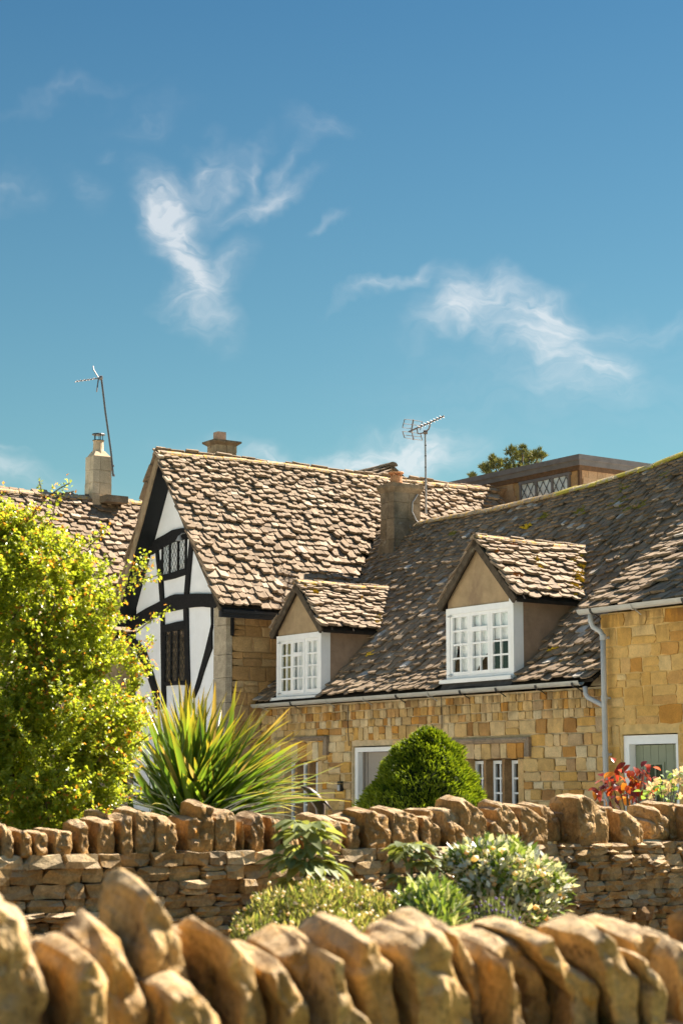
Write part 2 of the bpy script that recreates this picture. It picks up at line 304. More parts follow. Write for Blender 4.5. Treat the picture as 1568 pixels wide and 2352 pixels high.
# ------------------------------------------------------------------ mesh helpers
class MB:
    def __init__(s): s.v = []; s.f = []
    def add(s, vs, fs):
        k = len(s.v); s.v += [tuple(map(float, p)) for p in vs]; s.f += [tuple(i + k for i in f) for f in fs]; return s
    def box(s, x0, x1, y0, y1, z0, z1):
        return s.add([(x0, y0, z0), (x1, y0, z0), (x1, y1, z0), (x0, y1, z0), (x0, y0, z1), (x1, y0, z1), (x1, y1, z1), (x0, y1, z1)],
                     [(0, 3, 2, 1), (4, 5, 6, 7), (0, 1, 5, 4), (1, 2, 6, 5), (2, 3, 7, 6), (3, 0, 4, 7)])
    def poly(s, pts): return s.add(pts, [tuple(range(len(pts)))])
    def prism(s, pts, vec):
        n = len(pts); pts = [np.asarray(p, float) for p in pts]; q = [p + np.asarray(vec, float) for p in pts]
        return s.add(pts + q, [tuple(range(n))[::-1], tuple(range(n, 2 * n))] + [(i, (i + 1) % n, n + (i + 1) % n, n + i) for i in range(n)])
    def tube(s, pts, r, n=8, caps=True):
        pts = [np.asarray(p, float) for p in pts]; k = len(pts)
        rs = r if isinstance(r, (list, tuple)) else [r] * k
        vs = []; up = None
        for i, p in enumerate(pts):
            t = pts[min(i + 1, k - 1)] - pts[max(i - 1, 0)]; t = t / (np.linalg.norm(t) + 1e-9)
            if up is None: up = np.array([0, 0, 1.]) if abs(t[2]) < .9 else np.array([1., 0, 0])
            x = np.cross(t, up); x /= np.linalg.norm(x) + 1e-9; y = np.cross(x, t); up = y
            vs += [p + rs[i] * (x * math.cos(2 * math.pi * j / n) + y * math.sin(2 * math.pi * j / n)) for j in range(n)]
        fs = [(i * n + j, i * n + (j + 1) % n, (i + 1) * n + (j + 1) % n, (i + 1) * n + j) for i in range(k - 1) for j in range(n)]
        if caps: fs += [tuple(range(n)), tuple(range((k - 1) * n, k * n))[::-1]]
        return s.add(vs, fs)
    def lathe(s, c, prof, n=16):
        vs = [(c[0] + r * math.cos(2 * math.pi * j / n), c[1] + r * math.sin(2 * math.pi * j / n), c[2] + z) for r, z in prof for j in range(n)]
        k = len(prof)
        fs = [(i * n + j, i * n + (j + 1) % n, (i + 1) * n + (j + 1) % n, (i + 1) * n + j) for i in range(k - 1) for j in range(n)]
        return s.add(vs, fs + [tuple(range(n))[::-1], tuple(range((k - 1) * n, k * n))])
    def mesh(s, name, mat, off=(0, 0, 0), smooth=False):
        me = bpy.data.meshes.new(name); o = np.asarray(off)
        me.from_pydata([tuple(np.asarray(p) - o) for p in s.v], [], s.f); me.materials.append(mat)
        bm = bmesh.new(); bm.from_mesh(me); bmesh.ops.recalc_face_normals(bm, faces=bm.faces); bm.to_mesh(me); bm.free()
        if smooth: me.polygons.foreach_set('use_smooth', [True] * len(me.polygons))
        me.update(); return me
    def build(s, name, mat, parent=None, off=None, smooth=False):
        if off is None: off = OFF.get(parent.name, (0, 0, 0)) if parent else (0, 0, 0)
        return link(name, s.mesh(name, mat, off, smooth), parent)
OFF = {}
def link(name, me, parent=None, M=None):
    o = bpy.data.objects.new(name, me); COL.objects.link(o)
    if parent is not None:
        o.parent = parent; OFF[o.name] = OFF.get(parent.name, (0, 0, 0))
    if M is not None: o.matrix_basis = Matrix([list(map(float, r)) for r in M])
    return o
def tag(o, label=None, cat=None, group=None, kind=None):
    if label: o['label'] = label
    if cat: o['category'] = cat
    if group: o['group'] = group
    if kind: o['kind'] = kind
    return o
def empty(name, loc_, rz=0):
    o = bpy.data.objects.new(name, None); COL.objects.link(o); o.location = tuple(map(float, loc_)); o.rotation_euler = (0, 0, rz); o.empty_display_size = .2
    return o
def house(name, a0, b0, label, cat):
    r = empty(name, wld(a0, b0, 0), ROT); OFF[r.name] = (a0, b0, 0); return tag(r, label, cat)
def raw_mesh(name, verts, faces_n, loops, mat, cols=None, smooth=False):
    """numpy mesh: verts (N,3), loops flat index array, faces_n = verts per face"""
    me = bpy.data.meshes.new(name); nv = len(verts); nf = len(loops) // faces_n
    me.vertices.add(nv); me.vertices.foreach_set('co', np.asarray(verts, np.float32).ravel())
    me.loops.add(len(loops)); me.loops.foreach_set('vertex_index', np.asarray(loops, np.int32))
    me.polygons.add(nf); me.polygons.foreach_set('loop_start', np.arange(0, len(loops), faces_n, dtype=np.int32))
    me.polygons.foreach_set('loop_total', np.full(nf, faces_n, np.int32))
    if smooth: me.polygons.foreach_set('use_smooth', np.ones(nf, bool))
    if cols is not None:
        a = me.color_attributes.new('Col', 'FLOAT_COLOR', 'POINT')
        c = np.ones((nv, 4), np.float32); c[:, :3] = cols; a.data.foreach_set('color', c.ravel())
    me.materials.append(mat); me.update(calc_edges=True); me.validate(); return me

# ---- small shared pieces
def slab_variants(n, mat, seed, jag=.10):
    """thin roofing slab: x -.5..+.5 (width), y 0..1 (up the slope), z 0..1 (thickness)"""
    r = random.Random(seed); outm = []
    for k in range(n):
        mb = MB()
        xs = [-.5 + .03 * r.random(), -.18 + .1 * (r.random() - .5), .18 + .1 * (r.random() - .5), .5 - .03 * r.random()]
        ys = [jag * r.random() + (.06 if i in (0, 3) else 0) for i in range(4)]
        zt = [1 + .35 * (r.random() - .5) for _ in range(4)]
        bot = [(xs[i], ys[i] + .02, 0) for i in range(4)]; top = [(xs[i], ys[i], zt[i]) for i in range(4)]
        bb = [(.47, 1, 0), (-.47, 1, 0)]; bt = [(.47, 1, .8), (-.47, 1, .8)]
        vs = bot + top + bb + bt
        mb.add(vs, [(4, 5, 10, 11), (5, 6, 10), (6, 7, 10), (0, 1, 5, 4), (1, 2, 6, 5), (2, 3, 7, 6), (3, 8, 10, 7), (0, 4, 11, 9), (0, 9, 8, 3, 2, 1), (8, 9, 11, 10)])
        outm.append((mb, mb.mesh('tile', mat)))
    return outm
def block_variants(n, mat, seed, rough=.06, bulge=.12):
    """walling stone seen on its face: x,z in -.5..+.5, y 0 (back) .. -1 (front)"""
    r = random.Random(seed); outm = []
    for k in range(n):
        P = [(-.5, -.5), (0, -.5), (.5, -.5), (.5, 0), (.5, .5), (0, .5), (-.5, .5), (-.5, 0)]
        ring = [(x + rough * (r.random() - .5) * (2 if i % 2 else 1.2), z + rough * (r.random() - .5) * (2 if i % 2 else 1.2)) for i, (x, z) in enumerate(P)]
        for i in (0, 2, 4, 6):
            x, z = ring[i]; c = .93 + .05 * r.random(); ring[i] = (x * c, z * c)
        vs = [(x, .2, z) for x, z in ring] + [(x, -.75 - bulge * r.random(), z) for x, z in ring] + [(x * .88, -1 + bulge * r.random(), z * .84) for x, z in ring] + [(0.1 * (r.random() - .5), -1 - bulge * r.random(), .1 * (r.random() - .5))]
        fs = []
        for a in (0, 8): fs += [(a + i, a + (i + 1) % 8, a + 8 + (i + 1) % 8, a + 8 + i) for i in range(8)]
        fs += [(16 + i, 16 + (i + 1) % 8, 24) for i in range(8)]
        mb = MB().add(vs, fs); outm.append((mb, mb.mesh('stone', mat)))
    return outm
def scatter(items, variants, parent, name, n_ind, mat, rest_name, rest_label=None):
    """items: (priority, 4x4 in the parent's coordinates). The n_ind with the highest priority become objects, the rest one mesh."""
    items = sorted(items, key=lambda t: -t[0])
    off = np.array(OFF.get(parent.name, (0, 0, 0)))
    for i, (p, M) in enumerate(items[:n_ind]):
        M = M.copy(); M[:3, 3] -= off
        link(name, variants[i % len(variants)][1] if True else None, parent, M)
    rest = items[n_ind:]
    if not rest: return
    VA = [np.array(v[0].v) for v in variants]
    V = []; Fc = []; k = 0
    for i, (p, M) in enumerate(rest):
        j = i % len(variants); q = VA[j] @ M[:3, :3].T + M[:3, 3] - off
        V.append(q); Fc += [tuple(x + k for x in f) for f in variants[j][0].f]; k += len(q)
    me = bpy.data.meshes.new(rest_name); me.from_pydata(np.concatenate(V).tolist(), [], Fc); me.materials.append(mat)
    bm = bmesh.new(); bm.from_mesh(me); bmesh.ops.recalc_face_normals(bm, faces=bm.faces); bm.to_mesh(me); bm.free()
    o = link(rest_name, me, parent); o['kind'] = 'stuff'; return o
def frame_px(p):
    return proj(wld(*p))
def roof_tiles(pos, e0, e1, s_of, rows, wfun, thick=.022, seed=1, emin=None, emax=None, hidden=None, tilt=.9, lap=2.15, lf=1.75):
    """pos(e, s): surface point in house coordinates; rows: list of s values from the eave up."""
    r = random.Random(seed); items = []
    for i, s in enumerate(rows[:-1]):
        gauge3 = np.linalg.norm(pos(e0, rows[i + 1]) - pos(e0, s))
        lo = emin(s) if emin else e0; hi = emax(s) if emax else e1
        e = lo - r.random() * .12
        while e < hi:
            w = wfun(i) * r.uniform(.62, 1.45)
            ec = e + w / 2; e += w
            if ec - w * .5 < lo - .06 or ec + w * .3 > hi + .05:
                if ec + w * .3 > hi + .05 and hi - (ec - w / 2) > .06: w = hi - (ec - w / 2); ec = hi - w / 2
                elif ec - w * .5 < lo - .06: w = ec + w / 2 - lo; ec = lo + w / 2
                if w < .05: continue
            sj = s + (rows[i + 1] - s) * (r.random() - .5) * .42
            p = pos(ec, sj); de = pos(ec + .02, sj) - pos(ec - .02, sj); ds = pos(ec, sj + .02) - pos(ec, sj - .02)
            E_ = de / np.linalg.norm(de); G = ds / np.linalg.norm(ds); n = np.cross(E_, G); n /= np.linalg.norm(n)
            if n[2] < 0: n = -n
            th = thick * r.uniform(.7, 1.5); ln = gauge3 * lap * r.uniform(.95, 1.05)
            lift = th * lf
            G2 = G * ln - n * lift * tilt; G2u = G2 / np.linalg.norm(G2)
            E2 = E_ + n * r.gauss(0, .035) + G * r.gauss(0, .03); E2 /= np.linalg.norm(E2)
            n2 = np.cross(E2, G2u); n2 /= np.linalg.norm(n2)
            if n2[2] < 0: n2 = -n2
            M = np.eye(4); M[:3, 0] = E2 * w * r.uniform(.92, .985); M[:3, 1] = G2; M[:3, 2] = n2 * th; M[:3, 3] = p + n * lift * .95
            x, y = frame_px(p + np.array([0, 0, 0]))
            pr = gauge3 * w * 10
            if not (-10 < x < 1578 and 0 < y < 2352): pr -= 100
            if hidden and hidden(ec, s, x, y): pr -= 50
            items.append((pr, M))
    return items
def rows_dim(s0, s1, g0, g1):
    """diminishing courses from gauge g0 at the eave to g1 at the ridge"""
    out_ = [s0]
    while out_[-1] < s1:
        f = (out_[-1] - s0) / (s1 - s0); out_.append(out_[-1] + g0 + (g1 - g0) * f)
    out_[-1] = s1; return out_
def stone_courses(a0, a1, z0, z1, openings, b, hfun, wfun, seed, proud=.03, zvis=1.0, joint=.012):
    r = random.Random(seed); items = []; z = z0
    while z < z1 - .02:
        h = min(hfun(z, r), z1 - z)
        if z1 - z - h < .05: h = z1 - z
        ivs = [(a0, a1)]
        for (oa, ob, oc, od) in openings:
            if oc < z + h * .6 and od > z + h * .4:
                nv = []
                for (p, q) in ivs:
                    if oa > p: nv.append((p, min(q, oa)))
                    if ob < q: nv.append((max(p, ob), q))
                ivs = [(p, q) for p, q in nv if q - p > .03]
        for (p, q) in ivs:
            x = p
            while x < q - .01:
                w = wfun(z, r)
                if q - (x + w) < .09: w = q - x
                split = 2 if (h > .17 and r.random() < .25) else 1
                zz = z
                for k in range(split):
                    hh = h * (r.uniform(.4, .6) if split == 2 and k == 0 else (1 if split == 1 else (z + h - zz) / h))
                    M = np.eye(4); an = r.gauss(0, .012)
                    M[:3, 0] = np.array([math.cos(an), 0, math.sin(an)]) * (w - joint); M[:3, 2] = np.array([-math.sin(an), 0, math.cos(an)]) * (hh - joint)
                    M[:3, 1] = (0, proud * r.uniform(.55, 1.2), 0); M[:3, 3] = (x + w / 2, b, zz + hh / 2)
                    px, py = frame_px((x + w / 2, b, zz + hh / 2))
                    items.append((w * hh - (10 if (px > 1580 or px < -10 or zz < zvis) else 0), M)); zz += hh
                x += w
        z += h
    return items
def wall_with_openings(mb, a0, a1, z0, z1, openings, b0, b1):
    xs = sorted({a0, a1, *[min(max(v, a0), a1) for o in openings for v in o[:2]]}); zs = sorted({z0, z1, *[min(max(v, z0), z1) for o in openings for v in o[2:]]})
    for i in range(len(zs) - 1):
        run = None
        for j in range(len(xs) - 1):
            cx, cz = (xs[j] + xs[j + 1]) / 2, (zs[i] + zs[i + 1]) / 2
            solid = not any(o[0] < cx < o[1] and o[2] < cz < o[3] for o in openings)
            if solid: run = (run[0] if run else xs[j], xs[j + 1])
            if (not solid or j == len(xs) - 2) and run: mb.box(run[0], run[1], b0, b1, zs[i], zs[i + 1]); run = None
TILE = slab_variants(12, M_TILE, 1); TILE_D = slab_variants(12, M_TILE_DARK, 2); TILE_L = slab_variants(10, M_TILE_DORM, 3)

# ================================================================== ground
def sheet(name, x0, x1, y0, y1, z, mat, kind='structure'):
    return tag(MB().add([(x0, y0, z), (x1, y0, z), (x1, y1, z), (x0, y1, z)], [(0, 1, 2, 3)]).build(name, mat), kind=kind)
sheet('ground', -1500, 1500, -1500, 2500, 0, M_GROUND)
sheet('road', -60, 60, -9, 2.6, .004, M_ASPHALT)
sheet('front_yard', -60, 60, 13.6, 70, .004, M_GRAVEL)

# ================================================================== shared building pieces
def half_gutter(mb, p0, p1, r=.06, n=8, side=(0, -1, 0)):
    p0 = np.asarray(p0, float); p1 = np.asarray(p1, float); d = p1 - p0; d /= np.linalg.norm(d)
    sd = np.asarray(side, float); up = np.array([0, 0, 1.])
    prof = [(r * math.cos(math.pi * k / n), -r * math.sin(math.pi * k / n)) for k in range(n + 1)]
    prof += [((r - .008) * math.cos(math.pi * k / n), -(r - .008) * math.sin(math.pi * k / n)) for k in range(n, -1, -1)]
    mb.prism([p0 + sd * x + up * z for x, z in prof], p1 - p0)
def strip(poly, b, depth):               # outline on a facade plane -> prism standing proud of it
    return [(p[0], b, p[1]) for p in poly], (0, -depth, 0)
def glazed(parent, a0, a1, z0, z1, b, cols, rows, stile=.035, bar=.018, depth=.04, frame_mat=None, glass=None, part='casement', transom=None):
    mb = MB(); m = frame_mat or M_WHITE
    mb.box(a0, a0 + stile, b, b + depth, z0, z1).box(a1 - stile, a1, b, b + depth, z0, z1)
    mb.box(a0 + stile, a1 - stile, b, b + depth, z0, z0 + stile * 1.3).box(a0 + stile, a1 - stile, b, b + depth, z1 - stile, z1)
    ia0, ia1, iz0, iz1 = a0 + stile, a1 - stile, z0 + stile * 1.3, z1 - stile
    for c in range(1, cols):
        x = ia0 + (ia1 - ia0) * c / cols; mb.box(x - bar / 2, x + bar / 2, b + .006, b + depth - .006, iz0, iz1)
    for r in range(1, rows):
        z = iz0 + (iz1 - iz0) * r / rows; h = bar if not (transom and r == rows - 1) else bar * 2.6
        mb.box(ia0, ia1, b + (.008 if h == bar else -.012), b + depth - .008, z - h / 2, z + h / 2)
    o = mb.build(part, m, parent)
    par = o.parent if o.parent and o.parent.parent and o.parent.parent.parent else None
    host = parent
    for c in range(cols):
        for r in range(rows):
            xa, xb = ia0 + (ia1 - ia0) * c / cols, ia0 + (ia1 - ia0) * (c + 1) / cols
            za, zb = iz0 + (iz1 - iz0) * r / rows, iz0 + (iz1 - iz0) * (r + 1) / rows
            t = .004 * (random.random() - .5)
            MB().add([(xa, b + depth * .55 + t, za), (xb, b + depth * .55 - t, za), (xb, b + depth * .55 - t, zb), (xa, b + depth * .55 + t, zb)], [(0, 1, 2, 3)]).build('pane', glass or M_GLASS, host)
    return o
def curtain(parent, a0, a1, z0, z1, b, mat, folds=9, cut=None, amp=.012):
    n = folds * 4; top = []; bot = []
    for i in range(n + 1):
        f = i / n; x = a0 + (a1 - a0) * f; y = b + amp * math.sin(f * folds * 2 * math.pi) * (1 + .4 * math.sin(i * 1.7))
        zb = z0 if cut is None else cut(f, z0, z1)
        top.append((x, y, z1)); bot.append((x, y, zb))
    v = bot + top; fs = [(i, i + 1, n + 2 + i, n + 1 + i) for i in range(n)]
    return MB().add(v, fs).build('curtain', mat, parent, smooth=True)
def lattice(parent, a0, a1, z0, z1, b, dx=.10, dz=.15, r=.0024):
    mb = MB()
    w, h = a1 - a0, z1 - z0; k = dz / dx
    for sgn in (1, -1):
        c = -h - 1
        x = a0 - h / k
        while x < a1 + h / k:
            pts = []
            # line through (x, z0) with slope sgn*k, clipped to the light
            t0, t1 = (z0, z1)
            xa, xb = x, x + sgn * h / k
            lo, hi = 0., 1.
            for (p, q) in ((xa, xb),):
                d = q - p
                if abs(d) > 1e-9:
                    ta, tb = (a0 - p) / d, (a1 - p) / d
                    lo, hi = max(lo, min(ta, tb)), min(hi, max(ta, tb))
            if hi - lo > .02:
                P0 = np.array([xa + (xb - xa) * lo, b, z0 + h * lo]); P1 = np.array([xa + (xb - xa) * hi, b, z0 + h * hi])
                d = P1 - P0; d /= np.linalg.norm(d); nn = np.array([-d[2], 0, d[0]]) * r
                mb.prism([P0 - nn, P1 - nn, P1 + nn, P0 + nn], (0, -.006, 0))
            x += dx
    return mb.build('cames', M_LATT, parent)

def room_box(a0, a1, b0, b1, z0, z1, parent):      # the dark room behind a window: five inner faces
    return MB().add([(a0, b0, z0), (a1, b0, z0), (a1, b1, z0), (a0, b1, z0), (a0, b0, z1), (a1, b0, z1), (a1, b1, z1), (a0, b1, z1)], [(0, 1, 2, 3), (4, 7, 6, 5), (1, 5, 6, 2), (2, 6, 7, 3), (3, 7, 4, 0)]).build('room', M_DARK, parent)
# ================================================================== the dormered cottage
MP = 1.036
def main_z(b): return 2.86 + MP * (b + .12)
def main_b(z): return (z - 2.86) / MP - .12
def cot_z(b):
    m = main_z(b)
    return max(m, main_z(.24) - .74 * (.24 - b)) if b < .24 else m
RA = [-6, .7, 2.11, 3.01, 3.56, 4.6, 6, 9]; RZ = [6.19, 6.23, 6.37, 6.47, 6.57, 6.73, 6.86, 6.95]
def ridge_z(a): return float(np.interp(a, RA, RZ)) + .012 * math.sin(a * 2.1) + .01 * math.sin(a * 5.3)
RT = .66
def right_z(b): return 3.83 + RT * (b + .2)
BE = -.17
def cpos(a, s):
    br = main_b(ridge_z(a)); b = BE + s * (br - BE)
    sag = -.03 * math.sin(math.pi * min(max(s, 0), 1)) * (1 + .6 * math.sin(a * 1.1)) + .018 * mnoise.noise((a * 1.3, b * 1.3, 2.))
    return np.array([a, b, cot_z(b) + sag])
def rpos(a, s):
    br = main_b(ridge_z(a)); b = -.2 + s * (br + .2)
    return np.array([a, b, max(right_z(b), main_z(b)) + .015 * mnoise.noise((a * 1.3, b * 1.3, 7.))])
def timber_z(a): return 4.50 + 1.309 * (-2.70 - a)

cot = house('cottage', 1.1, 0, 'low golden stone cottage with two gabled dormers in its dark slate roof', 'cottage')
DR = dict(a0=2.05, a1=3.585, zs=3.07, ze=4.13, ac=2.83, az=5.09, ae=3.74, zb=4.15, al=1.93)
DL = dict(a0=-2.57, a1=-1.245, zs=2.99, ze=4.03, ac=-1.89, az=4.87, ae=-1.10, zb=4.05, al=-2.68)
A0, A1 = -3.1, 5.36
doorO = (-.44, .62, 0, 2.15); winR = (2.40, 3.70, .95, 1.90); winL = (-2.45, -1.28, .95, 1.93)
ops = [doorO, winR, winL]
mb = MB(); wall_with_openings(mb, A0, A1, 0, 2.84, ops, .02, .42)
mb.box(A0, A0 + .3, .42, 6.2, 0, 2.9); mb.box(A1 - .3, A1 - .01, .42, 6.2, 0, 2.9); mb.box(A0, A1 - .01, 6.2, 6.5, 0, 2.9)
for a_, s_ in ((-2.9, 1), (A1 - .25, 1)): mb.prism([(a_, -.0, 2.86), (a_, 6.3, 2.86), (a_, main_b(6.05), 6.05)], (.2, 0, 0))
cw = mb.build('wall', M_MORTAR, cot)
BLK = block_variants(12, M_WALL, 5)
items = stone_courses(A0, A1, .02, 2.82, [(o[0] - .02, o[1] + .02, o[2], o[3] + .02) for o in ops] + [(2.03, 3.86, 1.88, 2.16), (-2.50, -1.12, 1.90, 2.27)], .02,
                      lambda z, r: r.uniform(.09, .15) if z > 2.25 else r.uniform(.11, .21), lambda z, r: r.uniform(.09, .24) if z > 2.25 else r.uniform(.12, .38), 11, .036)
# long pale and orange lintel stones over the openings
for (p, q, z0, z1) in ((2.03, 3.86, 1.90, 2.14), (-2.50, -1.13, 1.93, 2.25)):
    x = p
    while x < q - .02:
        w = random.uniform(.14, .3); w = q - x if q - x - w < .1 else w
        M = np.eye(4); M[0, 0] = w - .012; M[2, 2] = z1 - z0 - .02; M[1, 1] = .028; M[:3, 3] = (x + w / 2, .02, (z0 + z1) / 2); items.append((.05, M)); x += w
scatter(items, BLK, cw, 'stone', 290, M_WALL, 'rubble_courses')
# hood moulds
for (p, q, z, dr, dl) in ((2.03, 3.86, 2.15, .22, .10), (-2.6, -1.10, 2.28, .26, .2)):
    mb = MB(); prof = [(0, .05), (-.085, .05), (-.10, .02), (-.06, -.02), (0, -.03)]
    mb.prism([(p, .02 + y, z + h) for y, h in prof], (q - p, 0, 0))
    mb.prism([(q - .07, .018, z - dr), (q + .035, .018, z - dr), (q + .035, .018, z + .045), (q - .02, .018, z + .02), (q - .05, .018, z - .03)], (0, -.082, 0))
    mb.build('hood_mould', M_HOOD, cot)
# stone mullioned windows
def mullion_window(op, lights, sillz):
    a0, a1, z0, z1 = op
    mb = MB(); mb.box(a0 - .02, a0 + .085, -.006, .30, z0, z1); mb.box(a1 - .10, a1 + .02, -.006, .30, z0, z1); mb.box(a0 - .03, a1 + .03, -.03, .3, z0 - .10, z0)
    w = mb.build('window', M_JAMB, cot)
    inner0, inner1 = a0 + .085, a1 - .10; mw = .115; lw = (inner1 - inner0 - mw * (lights - 1)) / lights
    for i in range(lights):
        x0 = inner0 + i * (lw + mw)
        if i: MB().prism([(x0 - mw, .16, z0), (x0 - mw + .03, .02, z0), (x0 - .03, .02, z0), (x0, .16, z0), (x0 - .03, .26, z0), (x0 - mw + .03, .26, z0)], (0, 0, z1 - z0)).build('mullion', M_MULL, w)
        glazed(w, x0, x0 + lw, z0, z1 - .015, .13, 2, 4, .045, .026, .045, None, M_GLASS_DARK)
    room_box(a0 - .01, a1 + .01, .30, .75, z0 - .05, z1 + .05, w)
    MB().box(a0, a1, .02, .3, z1, z1 + .02).build('lintel_soffit', M_MULL, w)
    curtain(w, a0 + .1, a0 + .1 + lw * .5, z0, z1, .36, M_CURT, 4); curtain(w, a1 - .1 - lw * .35, a1 - .1, z0, z1, .36, M_CURT, 3)
mullion_window(winR, 3, .95); mullion_window(winL, 3, .95)
# door
fr = MB(); d0, d1, dz = doorO[0], doorO[1], doorO[3]
fr.box(d0, d0 + .085, .06, .26, 0, dz - .02).box(d1 - .085, d1, .06, .26, 0, dz - .02).box(d0 + .085, d1 - .085, .06, .26, dz - .09, dz - .02)
dr = fr.build('door', M_WHITE, cot)
MB().box(d0 + .10, d1 - .10, .21, .25, .05, dz - .095).build('door_leaf', M_DOORG, dr)
MB().box(d0 + .085, d0 + .105, .15, .26, .0, dz - .09).box(d0 + .105, d0 + .155, .195, .21, .05, dz - .1).build('door_edge', M_DOORG, dr)
MB().box(d0 + .115, d0 + .15, .165, .195, 1.42, 1.50).build('handle', M_IRON, dr)
MB().box(d0, d1, .3, .4, -.05, .15).build('door_step', M_STONEGREY, dr)
# key safe beside the door and a thin cable down the wall
mb = MB(); c = fac(786, 1808)
mb.prism([(c[0] - .045, -.0, c[2] - .07), (c[0] + .045, -.0, c[2] - .07), (c[0] + .045, 0, c[2] + .06), (c[0] + .03, 0, c[2] + .085), (c[0] - .03, 0, c[2] + .085), (c[0] - .045, 0, c[2] + .06)], (0, -.07, 0))
ks = mb.build('key_safe', M_IRON, cot); MB().box(c[0] - .032, c[0] + .032, -.078, -.071, c[2] - .06, c[2] + .03).build('face_plate', M_PIPE, ks)
mb = MB(); mb.tube([fac(799, 1622, -.03), fac(798, 1660, -.03), fac(800, 1700, -.03), fac(801, 1714, -.03)], .006, 5); mb.build('cable', M_IRON, cot)
mb = MB(); mb.tube([fac(1013, 1600, -.03), fac(1014, 1650, -.03), fac(1013, 1700, -.03)], .006, 5); mb.build('cable', M_IRON, cot)

# ---- roof
def deck(posf, a0, a1, name, mat, parent, na=40, ns=14, th=.045, s1=1.0):
    V = []; fs = []
    A = np.linspace(a0, a1, na + 1)
    for a in A:
        for k in range(ns + 1):
            V.append(posf(a, .012 + (s1 - .012) * k / ns) - np.array([0, 0, .015]))
    n = len(V); V += [v - np.array([0, 0, th]) for v in V]
    def q(i, k): return i * (ns + 1) + k
    for i in range(na):
        for k in range(ns):
            fs += [(q(i, k), q(i + 1, k), q(i + 1, k + 1), q(i, k + 1)), (n + q(i, k), n + q(i, k + 1), n + q(i + 1, k + 1), n + q(i + 1, k))]
        fs += [(q(i, 0), n + q(i, 0), n + q(i + 1, 0), q(i + 1, 0)), (q(i, ns), q(i + 1, ns), n + q(i + 1, ns), n + q(i, ns))]
    for k in range(ns):
        fs += [(q(0, k), q(0, k + 1), n + q(0, k + 1), n + q(0, k)), (q(na, k), n + q(na, k), n + q(na, k + 1), q(na, k + 1))]
    return MB().add(V, fs).build(name, mat, parent)
cr = deck(cpos, A0 + .01, 5.30, 'roof', M_BATTEN, cot)
mb = MB()          # rear slope
AA = np.linspace(-3.05, 5.3, 14)
for i in range(13):
    p = [(AA[i], main_b(ridge_z(AA[i])), ridge_z(AA[i]) - .02), (AA[i + 1], main_b(ridge_z(AA[i + 1])), ridge_z(AA[i + 1]) - .02)]
    mb.add([p[0], p[1], (AA[i + 1], 6.7, 2.75), (AA[i], 6.7, 2.75)], [(0, 1, 2, 3)])
mb.build('rear_slope', M_TILE_DARK, cot)
def in_dormer(a, b, z):
    for D in (DR, DL):
        if D['a0'] - .05 < a < D['a1'] + .03 and b > -.3:
            zt = D['az'] - abs(a - D['ac']) * (D['az'] - D['zb']) / (D['ae'] - D['ac'])
            if z < zt - .02: return True
    return False
rows = rows_dim(0, 1, .032, .0185)
def cmin(s):
    z = cpos(-3, s)[2]; return A0 if z < 4.52 else -2.70 - (z - 4.5) / 1.309 + .02
items = roof_tiles(cpos, A0, 5.24, None, rows, lambda i: .165 - .0012 * i, .022, 21, cmin, None,
                   lambda e, s, x, y: (1035 < x < 1345 and y > 1265) or (640 < x < 890 and y > 1345) or y < 1150)
items = [it for it in items if not in_dormer(it[1][0, 3] + .5 * it[1][0, 1], it[1][1, 3] + .5 * it[1][1, 1] + .03, it[1][2, 3] + .5 * it[1][2, 1])]
scatter(items, TILE_D, cr, 'tile', 300, M_TILE_DARK, 'slate_courses')
def ridge_tiles(parent, pts, mat, rad=.10, seed=3, seg=.42, drop=.75):
    """half-round capping stones along a polyline of house points"""
    r = random.Random(seed); P = [np.asarray(p, float) for p in pts]
    L_ = [0]
    for i in range(1, len(P)): L_.append(L_[-1] + np.linalg.norm(P[i] - P[i - 1]))
    def pt(t):
        return np.array([np.interp(t, L_, [p[k] for p in P]) for k in range(3)])
    t = 0
    while t < L_[-1] - .05:
        l = min(seg * r.uniform(.8, 1.2), L_[-1] - t); p, q = pt(t), pt(t + l - .012)
        d = q - p; d /= np.linalg.norm(d); x = np.cross(d, (0, 0, 1.)); x /= np.linalg.norm(x); up = np.cross(x, d)
        rr = rad * r.uniform(.92, 1.1); j = r.uniform(-.008, .010)
        V = []
        for end, pp in enumerate((p, (p + q) / 2, q)):
            for k in range(8):
                an = math.pi * (k / 7) ; w = rr * (1 + .05 * r.random())
                V.append(pp + x * (math.cos(an) * w * 1.15) + up * (math.sin(an) * w * .85 - rr * drop + j + .03))
        fs = [(i * 8 + k, i * 8 + k + 1, i * 8 + k + 9, i * 8 + k + 8) for i in range(2) for k in range(7)]
        fs += [tuple(range(8)), tuple(range(16, 24))[::-1], (0, 8, 16, 23, 15, 7)]
        MB().add(V, fs).build('ridge_tile', mat, parent); t += l
ridge_tiles(cr, [(a, main_b(ridge_z(a)), ridge_z(a) + .03) for a in np.linspace(-2.7, 1.0, 12)], M_RIDGE, .105, 4)
ridge_tiles(cr, [(a, main_b(ridge_z(a)), ridge_z(a) + .03) for a in np.linspace(1.0, 5.25, 14)], M_RIDGE_MOSS, .11, 5)
